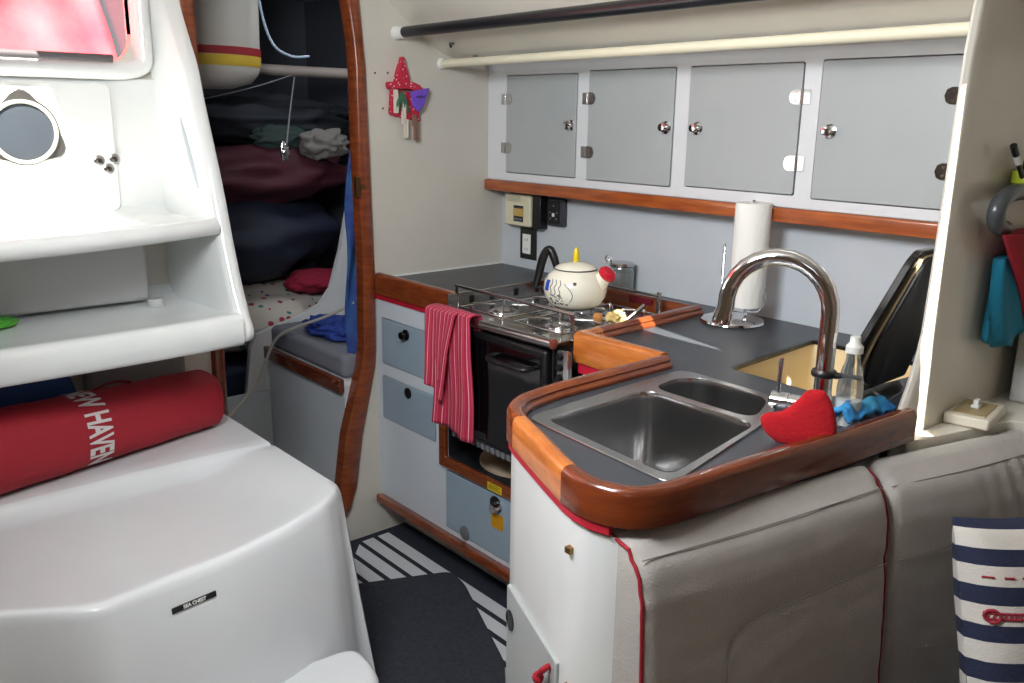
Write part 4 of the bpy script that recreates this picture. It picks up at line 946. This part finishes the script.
obj('hand_hold', tube(B(), [(-2.430, .916, 1.485), (-2.412, .917, 1.44), (-2.378, .919, 1.36), (-2.352, .921, 1.30)], [.004, .008, .009, .005], 14, 5), mat('hand hold groove shade', (180, 188, 194), .3), ck)  # raised tube; its grey stands for the shade in the groove
obj('side_cheek', cheek(-.225, -.272, -.185, -.265), gel, t, sharp=60)
# locker recess back panel between the treads, upper back panel with recess
obj('shelf_back', box(B(), (BX+.002, -.24, .99), (BX+.085, .80, 1.195)), mat('grey gelcoat', (196, 196, 196), .4), t, bevel=.01)
obj('upper_back_panel', box(B(), (BX+.002, -.20, 1.225), (BX+.010, .900, 1.585)), gel, t, bevel=.003)
obj('raised_panel', prism(B(), rrect(-.10, 1.236, .768, 1.572, .02, 4), BX+.010, BX+.022, 'x'), gel, t, bevel=.006, seg=3)
# companionway sill lip
bm = B(); lipp = [(-.34, 1.95), (-.34, 1.80)]+round_poly([(-.34, 1.70), (-.34, 1.58), (.885, 1.58), (.885, 1.70)], [0, .11, .11, 0], 8)+[(.885, 1.80), (.885, 1.95)]
V = []
for q, w in zip(offset_path(lipp, 0), offset_path(lipp, .045)):
    V.append([bm.verts.new(k) for k in ((BX-.04, w.x, w.y), (BX+.030, w.x, w.y), (BX+.045, lerp(w.x, q.x, .3), lerp(w.y, q.y, .3)), (BX+.045, lerp(w.x, q.x, .7), lerp(w.y, q.y, .7)), (BX+.030, q.x, q.y), (BX+.0005, q.x, q.y))])
for A, D in zip(V, V[1:]):
    for j in range(6): bm.faces.new((A[j], A[(j+1) % 6], D[(j+1) % 6], D[j]))
bm.faces.new(V[0]); bm.faces.new(V[-1][::-1])
tag(obj('companionway_surround', bm, gel, sharp=60), 'white moulded lip around the companionway opening at top left', 'surround')
tag(obj('washboard_bar', tube(B(), [(BX+.055, .30, 1.632), (BX+.055, .77, 1.632)], .010, 14), mat('grey rubber bar', (84, 80, 84), .6)), 'dark grey bar lying along the sill of the companionway opening', 'bar')
# round instrument
ic = Vector((BX+.0222, .545, 1.445))
t2_ = thing('engine_panel_cover', 'round dark glass porthole cover with chrome rim beside the steps', 'porthole', tuple(ic))
bm = B(); rp_ = []
for i in range(48):
    a = 2*PI*i/48; k = .086+.020*max(0, math.cos(3*(a-PI/2)))**1.6; rp_.append((ic.y+k*math.cos(a), ic.z+k*math.sin(a)))
obj('rim', prism(bm, rp_, ic.x, ic.x+.012, 'x'), mat('satin rim', (130, 130, 128), .3, .9), t2_, bevel=.004)
obj('rim_ring', lathe(B(), [(.079, .010), (.079, .020), (.074, .024), (.070, .020), (.070, .010)], ic, (1, 0, 0), 40), mat('pale ring', (214, 210, 196), .3), t2_)
obj('glass', lathe(B(), [(.070, .010), (.069, .016), (.04, .020), (0, .021)], ic, (1, 0, 0), 40), mat('smoked glass', (62, 68, 76), .12, coat=.4), t2_)
for i, (y, z) in enumerate(((.725, 1.374), (.765, 1.378), (.748, 1.352))):
    q = (BX+.0222, y-.004, z-.004); s_ = thing('screw', ('upper left of three round steel screws on the white step back', 'upper right of three round steel screws on the white step back', 'lowest of three round steel screws on the white step back')[i], 'screw', q, 'steel screws by the steps')
    obj('washer', lathe(B(), [(.014, 0), (.014, .0015), (.012, .0025), (0, .0025)], q, (1, 0, 0), 20), steel, s_)
    obj('screw_head', lathe(B(), [(.007, .002), (.006, .0035), (0, .004)], q, (1, 0, 0), 16), steeld, s_)
# shelf items
cp = thing('bottle_cap', 'clear ribbed plastic cap on the shelf between the steps', 'cap', (-2.435, .835, .981))
obj('cap', lathe(B(), [(0, 0), (.024, 0), (.024, .004), (.021, .006), (.021, .018), (.019, .021), (0, .021)], (-2.42, .80, .9795), n=24), mat('cloudy plastic', (190, 192, 188), .3), cp)
tag(obj('green_pouch', blob(B(), (-2.40, .395, .992), (.05, .06, .012), .2), mat('lime cloth', (90, 180, 60), .8)), 'lime green pouch on the shelf at the left edge', 'pouch')
tag(obj('blue_packet', box(B(), (-2.42, .36, 1.0035), (-2.40, .42, 1.045), Matrix.Identity(4)), mat('blue print', (60, 74, 140), .6), bevel=.003), 'blue packet standing on the lime green pouch', 'packet')

# ================================================================== ENGINE BOX
t = thing('engine_box', 'large white moulded engine box step with dished top', 'engine box', (-2.1, .4, 0))
fx = [(-.30, -1.96), (.0, -1.80), (.23, -1.690), (.34, -1.615), (.38, -1.60), (.66, -1.635), (.80, -1.675), (.92, -1.725), (.985, -1.776), (1.0, -1.80)]
def xfb(y):
    for (a, b), (c, d_) in zip(fx, fx[1:]):
        if a <= y <= c: return b+(d_-b)*(y-a)/(c-a)
    return fx[0][1] if y < fx[0][0] else fx[-1][1]
bm = B(); ny = 64; V = []
for i in range(ny):
    y = lerp(-.30, 1.0, i/(ny-1)); x1 = xfb(y); yc_ = min(y+.30, 1.0-y); ed = min(1, yc_/.22); ed = ed*ed*(3-2*ed)
    yn = (y-.35)/.65; ledge = -2.20-.03*abs(yn)**2
    dish = .046*ed; ledge += .05*abs(yn)**3
    row = [(BX+.001, .600), (ledge-.06, .600), (ledge-.006, .600), (ledge, .598), (ledge+.006, .594-dish*.15), (ledge+.03, .600-dish*.85), (ledge+.055, .600-dish), (lerp(ledge+.055, x1, .5), .600-dish*.8), (x1-.06, .600-dish*.35), (x1-.025, .601-dish*.12), (x1-.010, .599-dish*.1), (x1-.002, .592-dish*.1), (x1+.004, .578-dish*.1), (x1+.03, .45), (x1+.065, .25), (x1+.11, .0)]
    V.append([bm.verts.new((a, y, b)) for a, b in row])
for A, D in zip(V, V[1:]):
    for j in range(len(A)-1): bm.faces.new((A[j], A[j+1], D[j+1], D[j]))
# sides flare
for R_, y_b, s in ((V[-1], 1.04, 1), (V[0], -.34, -1)):
    L0 = R_[:13]; low = [bm.verts.new((v.co.x, v.co.y+s*.006, v.co.z-.012)) for v in L0]; L2 = [bm.verts.new((v.co.x+(.11 if k > 5 else .11*max(0, (v.co.x-BX)/.75)), y_b, 0)) for k, v in enumerate(L0)]
    for k in range(12):
        bm.faces.new((L0[k], L0[k+1], low[k+1], low[k])); bm.faces.new((low[k], low[k+1], L2[k+1], L2[k]))
    # close front corner
    fr_ = R_[12:]; c2 = [low[12]]+[bm.verts.new((v.co.x+.0005, lerp(v.co.y, y_b, (0.578-v.co.z)/.578), v.co.z)) for v in fr_[1:-1]]+[L2[12]]
    for k in range(len(fr_)-1):
        try: bm.faces.new((fr_[k], fr_[k+1], c2[k+1], c2[k]))
        except Exception: pass
bmesh.ops.remove_doubles(bm, verts=bm.verts, dist=.0008)
eb = obj('body', bm, mat('ivory gelcoat', (224, 227, 230), .28, var=.03, coat=.3), t, sharp=60)
lbm = place_text(text_bm('SEA CHEST', .010, .0003, .0004), (0, 0, 0), (1, 0, 0), (0, 1, 0))
# name plate on the front face
np0 = Vector((xfb(.555)+.0125, .555, .535)); tdir = Vector((xfb(.62)-xfb(.50), .12, 0)).normalized(); 
upd = Vector((-.20, 0, 1)).normalized(); ndir = tdir.cross(upd).normalized()
if ndir.x < 0: ndir = -ndir
Mx = Matrix((( -tdir.x*-1, upd.x, ndir.x, np0.x), (tdir.y, upd.y, ndir.y, np0.y), (tdir.z, upd.z, ndir.z, np0.z), (0, 0, 0, 1)))
plate = obj('name_plate', box(B(), (-.048, -.006, -.001), (.048, .006, .0025), Mx), black, t, bevel=.001)
bmesh.ops.transform(lbm, matrix=Mx@Matrix.Translation((0, 0, .003)), verts=lbm.verts); obj('plate_lettering', lbm, white, plate)
# lower step in front
bm = B(); st = round_poly([(-1.66, .56), (-1.62, .93), (-1.47, .915), (-1.36, .80), (-1.32, .56), (-1.34, .2), (-1.60, .2)], [.02, .05, .08, .08, .08, .08, .02], 5)
prism(bm, st, .0, .275, 'z'); ls = obj('lower_step', bm, MATS['ivory gelcoat'], t, bevel=.03, seg=5)

# ================================================================== RED ROLL, BLUE BAG
t = thing('fabric_roll', 'red fabric roll lettered NEW HAVEN lying on the engine box', 'bag', (-2.4, .6, .6))
A0 = Vector((-2.238, .10, .706)); A1 = Vector((-2.438, .925, .684)); ax_ = (A1-A0).normalized(); zz = Vector((0, 0, 1)); sxv = ax_.cross(zz).normalized()  # towards +x
if sxv.x < 0: sxv = -sxv
def rr(v): return lerp(.106, .083, v)
def roll(u, v, extra=0):
    a = 2*PI*u; rad = rr(v)+extra; ca, sa = math.cos(a), math.sin(a)
    k = 1/((abs(ca)**3.2+abs(sa)**3.2)**(1/3.2)) ; k = lerp(1, k, .55)
    return A0+(A1-A0)*v+(sxv*ca+zz*sa)*rad*k+ (Vector((0, 0, .0025*nz(u*8, v*10))))
bm = B(); V = grid(bm, 56, 30, roll, True)
for idx, s in ((0, -1), (-1, 1)):
    ringv = [V[i][idx] for i in range(56)]; c = Vector((0, 0, 0))
    for v in ringv: c += v.co/56
    in1 = [bm.verts.new(c+(v.co-c)*.93+ax_*s*.008) for v in ringv]; in2 = [bm.verts.new(c+(v.co-c)*.5+ax_*s*.012) for v in ringv]
    for i in range(56):
        j = (i+1) % 56; bm.faces.new((ringv[i], ringv[j], in1[j], in1[i])); bm.faces.new((in1[i], in1[j], in2[j], in2[i]))
    bm.faces.new(in2)
zmin = min(v.co.z for v in bm.verts)
rollo = obj('roll_cover', bm, mat('red canvas', (156, 20, 36), .7, bump=.35, bscale=240, var=.08), t, sharp=70)
tb = text_bm('NEW HAVEN', .070, .0, .0022, 1.0)
# wrap: text x runs round the section from top to front, text y (letter tops) towards +y end
LT = .30
for v in tb.verts:
    tx, ty, tz = v.co
    s_arc = tx*.68/.102; u = (.085 - s_arc/(2*PI)); vv = .555+ty*1.25/(A1-A0).length
    v.co = roll(u % 1, vv, .0022)
obj('lettering', tb, mat('white lettering', (214, 206, 204), .8), t)
# strap handle
obj('strap', tube(B(), [roll(.27, .62, .004), roll(.27, .66, .012), roll(.27, .70, .012), roll(.27, .74, .004)], .004, 8, 4), mat('maroon webbing', (110, 20, 36), .8), t)
tag(obj('blue_bag', blob(B(), (-2.480, .33, .742), (.055, .27, .135), .08, 2, 5), mat('blue canvas', (30, 62, 112), .8, bump=.3)), 'dark blue bag behind the red roll under the steps', 'bag')
tag(obj('grey_pouch', box(B(), (BX+.002, .62, .60), (BX+.05, .90, .82)), mat('grey canvas', (128, 128, 126), .8, bump=.3), bevel=.02), 'grey flat pouch behind the red roll under the steps', 'pouch')

# red cloth in the cockpit beyond
bm = B()
def rc(u, v):
    y = lerp(-.5, .95, u); z = lerp(1.49, 2.35, v)
    return Vector((-3.05+.10*math.sin(y*7+z*5)+.07*nz(y*4, z*3, 1)-.2*v*math.sin(y*2), y, z+.02*math.sin(y*20)))
grid(bm, 60, 30, rc); o = obj('red_canvas', bm, mat('sunlit red canvas', (228, 40, 62), .8, bump=.3, rgb2=(236, 90, 96), vscale=3)); solidify(o, .01)
tag(o, 'bright sunlit red canvas seen through the companionway opening', 'canvas')
tag(obj('cockpit_seat', box(B(), (-3.3, -.7, 1.40), (BX-.05, .955, 1.455)), gel, bevel=.02), 'white cockpit moulding outside the companionway opening', 'cockpit seat')

# ================================================================== AFT CABIN CONTENTS
t = thing('quarter_berth', 'white moulded berth partition with teak trim in the aft cabin', 'berth', (-3, 1.5, 0))
obj('berth_front', box(B(), (-3.172, 1.47, .0), (BX-.035, 1.49, .575)), wallb, t)
obj('berth_trim', box(B(), (-3.168, 1.448, .553), (BX-.032, 1.469, .603)), wood, t, bevel=.004)
obj('berth_board', box(B(), (-3.172, 1.47, .575), (BX-.035, 2.29, .592)), framem, t)
# curved white partition (plane x ~ -2.95)
ar = [(1.355, .30), (1.385, .50), (1.40, .60), (1.43, .650), (1.52, .675), (1.62, .700), (1.71, .735), (1.765, .80), (1.815, .95), (1.875, 1.20), (1.96, 1.42), (2.28, 1.42), (2.28, .0), (1.36, .0)]
obj('partition', prism(B(), ar, -3.20, -3.175, 'x'), framem, t)
obj('footwell_side', box(B(), (-3.174, 1.0, 0), (-3.160, 1.462, .42)), wallb, t)
cu_ = obj('berth_cushion', prism(B(), rrect(-3.17, 1.478, BX-.045, 2.25, .03, 3), .594, .685, 'z'), mat('grey berth fabric', (120, 122, 132), .9, bump=.3), None, bevel=.03, seg=4)
tag(cu_, 'grey berth cushion above the dark teak trim in the aft cabin', 'cushion')
flo, rpf, _, bf = stripe_mat('floral bedding', 0, 1, [(0, (200, 196, 190))], bump=.3)
nf = flo.node_tree.nodes; lf = flo.node_tree.links; vo = nf.new('ShaderNodeTexVoronoi'); vo.inputs['Scale'].default_value = 24; tcf = nf.new('ShaderNodeTexCoord'); lf.new(tcf.outputs['Object'], vo.inputs[0])
lt = nf.new('ShaderNodeMath'); lt.operation = 'LESS_THAN'; lt.inputs[1].default_value = .30; lf.new(vo.outputs['Distance'], lt.inputs[0])
rf = nf.new('ShaderNodeValToRGB'); rf.color_ramp.interpolation = 'CONSTANT'; sp_ = nf.new('ShaderNodeSeparateXYZ'); lf.new(vo.outputs['Color'], sp_.inputs[0]); lf.new(sp_.outputs[0], rf.inputs[0])
ee = rf.color_ramp.elements; ee.new(.5)
for e_, (q, c) in zip(ee, ((0, (160, 60, 70)), (.4, (60, 90, 150)), (.72, (70, 130, 130)))): e_.position = q; e_.color = (*[lin(k) for k in c], 1)
mx = nf.new('ShaderNodeMixRGB'); lf.new(lt.outputs[0], mx.inputs[0]); mx.inputs[1].default_value = (*[lin(k) for k in (206, 200, 192)], 1); lf.new(rf.outputs[0], mx.inputs[2]); lf.new(mx.outputs[0], bf.inputs['Base Color'])
tag(obj('floral_bedding', blob(B(), (-3.60, 1.60, .64), (.36, .42, .15), .12, 3, 2), flo), 'pale bedding with small coloured hearts beyond the berth partition', 'bedding')
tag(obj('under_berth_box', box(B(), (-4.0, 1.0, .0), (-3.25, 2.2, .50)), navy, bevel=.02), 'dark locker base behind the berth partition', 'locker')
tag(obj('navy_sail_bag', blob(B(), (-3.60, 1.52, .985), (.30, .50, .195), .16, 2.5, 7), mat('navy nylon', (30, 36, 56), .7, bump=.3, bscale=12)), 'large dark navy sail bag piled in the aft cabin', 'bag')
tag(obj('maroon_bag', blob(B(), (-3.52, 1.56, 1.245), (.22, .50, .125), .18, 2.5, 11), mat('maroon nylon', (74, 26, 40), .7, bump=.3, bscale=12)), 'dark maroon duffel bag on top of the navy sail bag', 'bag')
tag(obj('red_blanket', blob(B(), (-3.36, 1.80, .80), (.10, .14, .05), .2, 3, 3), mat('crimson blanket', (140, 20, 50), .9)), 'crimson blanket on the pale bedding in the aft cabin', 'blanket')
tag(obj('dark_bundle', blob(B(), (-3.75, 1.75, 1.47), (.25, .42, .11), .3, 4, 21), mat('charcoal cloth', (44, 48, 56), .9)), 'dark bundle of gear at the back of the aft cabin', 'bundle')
tag(obj('pale_cloth', blob(B(), (-3.36, 1.86, 1.375), (.06, .11, .06), .35, 3, 8), mat('grey cloth', (120, 116, 112), .9)), 'grey crumpled cloth on the maroon duffel bag', 'cloth')
tag(obj('green_cloth', blob(B(), (-3.44, 1.70, 1.40), (.06, .12, .05), .3, 3, 12), mat('dull green cloth', (50, 66, 64), .9)), 'dull green cloth beside the grey cloth in the aft cabin', 'cloth')
# rafter with lashings
tag(obj('shelf_bar', tube(B(), [(-3.60, .995, 1.70), (-3.47, 1.60, 1.672), (-3.28, 2.29, 1.66)], .022, 12, 5), mat('dull pole', (140, 130, 124), .6)), 'pale pole running across the top of the aft cabin', 'pole')
# white drum with red and yellow bands
t = thing('fender_drum', 'hanging white drum with red and yellow bands in the aft cabin', 'drum', (-3.1, 1.3, 1.65))
dc = (-3.28, 1.33, 1.585)
obj('drum_body', lathe(B(), [(0, .0), (.10, .0), (.17, .02), (.195, .05), (.205, .075), (.212, .40), (0, .40)], dc, n=48), mat('off white canvas', (196, 192, 184), .7), t, sharp=60)
obj('yellow_band', lathe(B(), [(.2060, .075), (.2078, .077), (.2092, .112), (.2075, .112)], dc, n=48), mat('yellow band', (210, 180, 60), .6), t)
obj('red_band', lathe(B(), [(.2075, .113), (.2092, .113), (.2102, .140), (.2085, .140)], dc, n=48), mat('dark red band', (150, 30, 40), .6), t)
# ropes and cables
tag(obj('hanging_cord', tube(B(), [(-3.1, 1.47, 2.04), (-3.08, 1.475, 1.86), (-3.05, 1.50, 1.74), (-3.03, 1.56, 1.70), (-3.03, 1.63, 1.703)], .0045, 8, 6), mat('pale blue cord', (170, 190, 214), .5)), 'pale blue cord hanging from the aft cabin deckhead', 'cord')
tag(obj('lashing_line', tube(B(), [(-3.42, 1.77, 1.645), (-3.26, 1.66, 1.50), (-3.10, 1.56, 1.39)], .003, 6, 5), mat('grey line', (130, 130, 134), .8)), 'grey line with clip hanging from the pole', 'line')
tag(obj('snap_clip', blob(B(), (-3.10, 1.55, 1.36), (.012, .018, .034), .3), steel), 'steel snap clip at the end of the grey line', 'clip')
tag(obj('slanting_line', tube(B(), [(-3.2, 1.22, 1.53), (-3.26, 1.50, 1.59), (-3.41, 1.75, 1.65)], .0022, 6, 4), MATS['grey line']), 'thin grey line slanting across the aft cabin', 'line')
tag(obj('shore_power_cable', tube(B(), [(-2.62, 1.545, .86), (-2.75, 1.50, .79), (-2.90, 1.465, .73), (-3.02, 1.43, .66), (-3.06, 1.38, .52), (-3.02, 1.26, .42), (-2.9, 1.13, .40)], .0055, 8, 6), mat('white cable', (190, 186, 176), .5)), 'white cable looping over the grey berth cushion', 'cable')
bm = B()
def bt(u, v):
    z = lerp(1.58, .60, v); return Vector((-2.62+.015*math.sin(v*14+u*5), 1.572+.08*(u-.5)*(.6+v*.7)+.006*math.sin(v*9)-.02*v, z))
grid(bm, 12, 50, bt); o = obj('blue_curtain', bm, mat('royal blue print', (30, 52, 124), .8, rgb2=(44, 90, 140), vscale=14)); solidify(o, .008)
tag(o, 'blue patterned cloth hanging just inside the doorway', 'cloth')
tag(obj('blue_heap', blob(B(), (-2.86, 1.60, .715), (.15, .08, .04), .4, 4, 5), mat('royal blue cloth', (34, 60, 140), .8)), 'heap of blue cloth on the grey berth cushion', 'cloth')
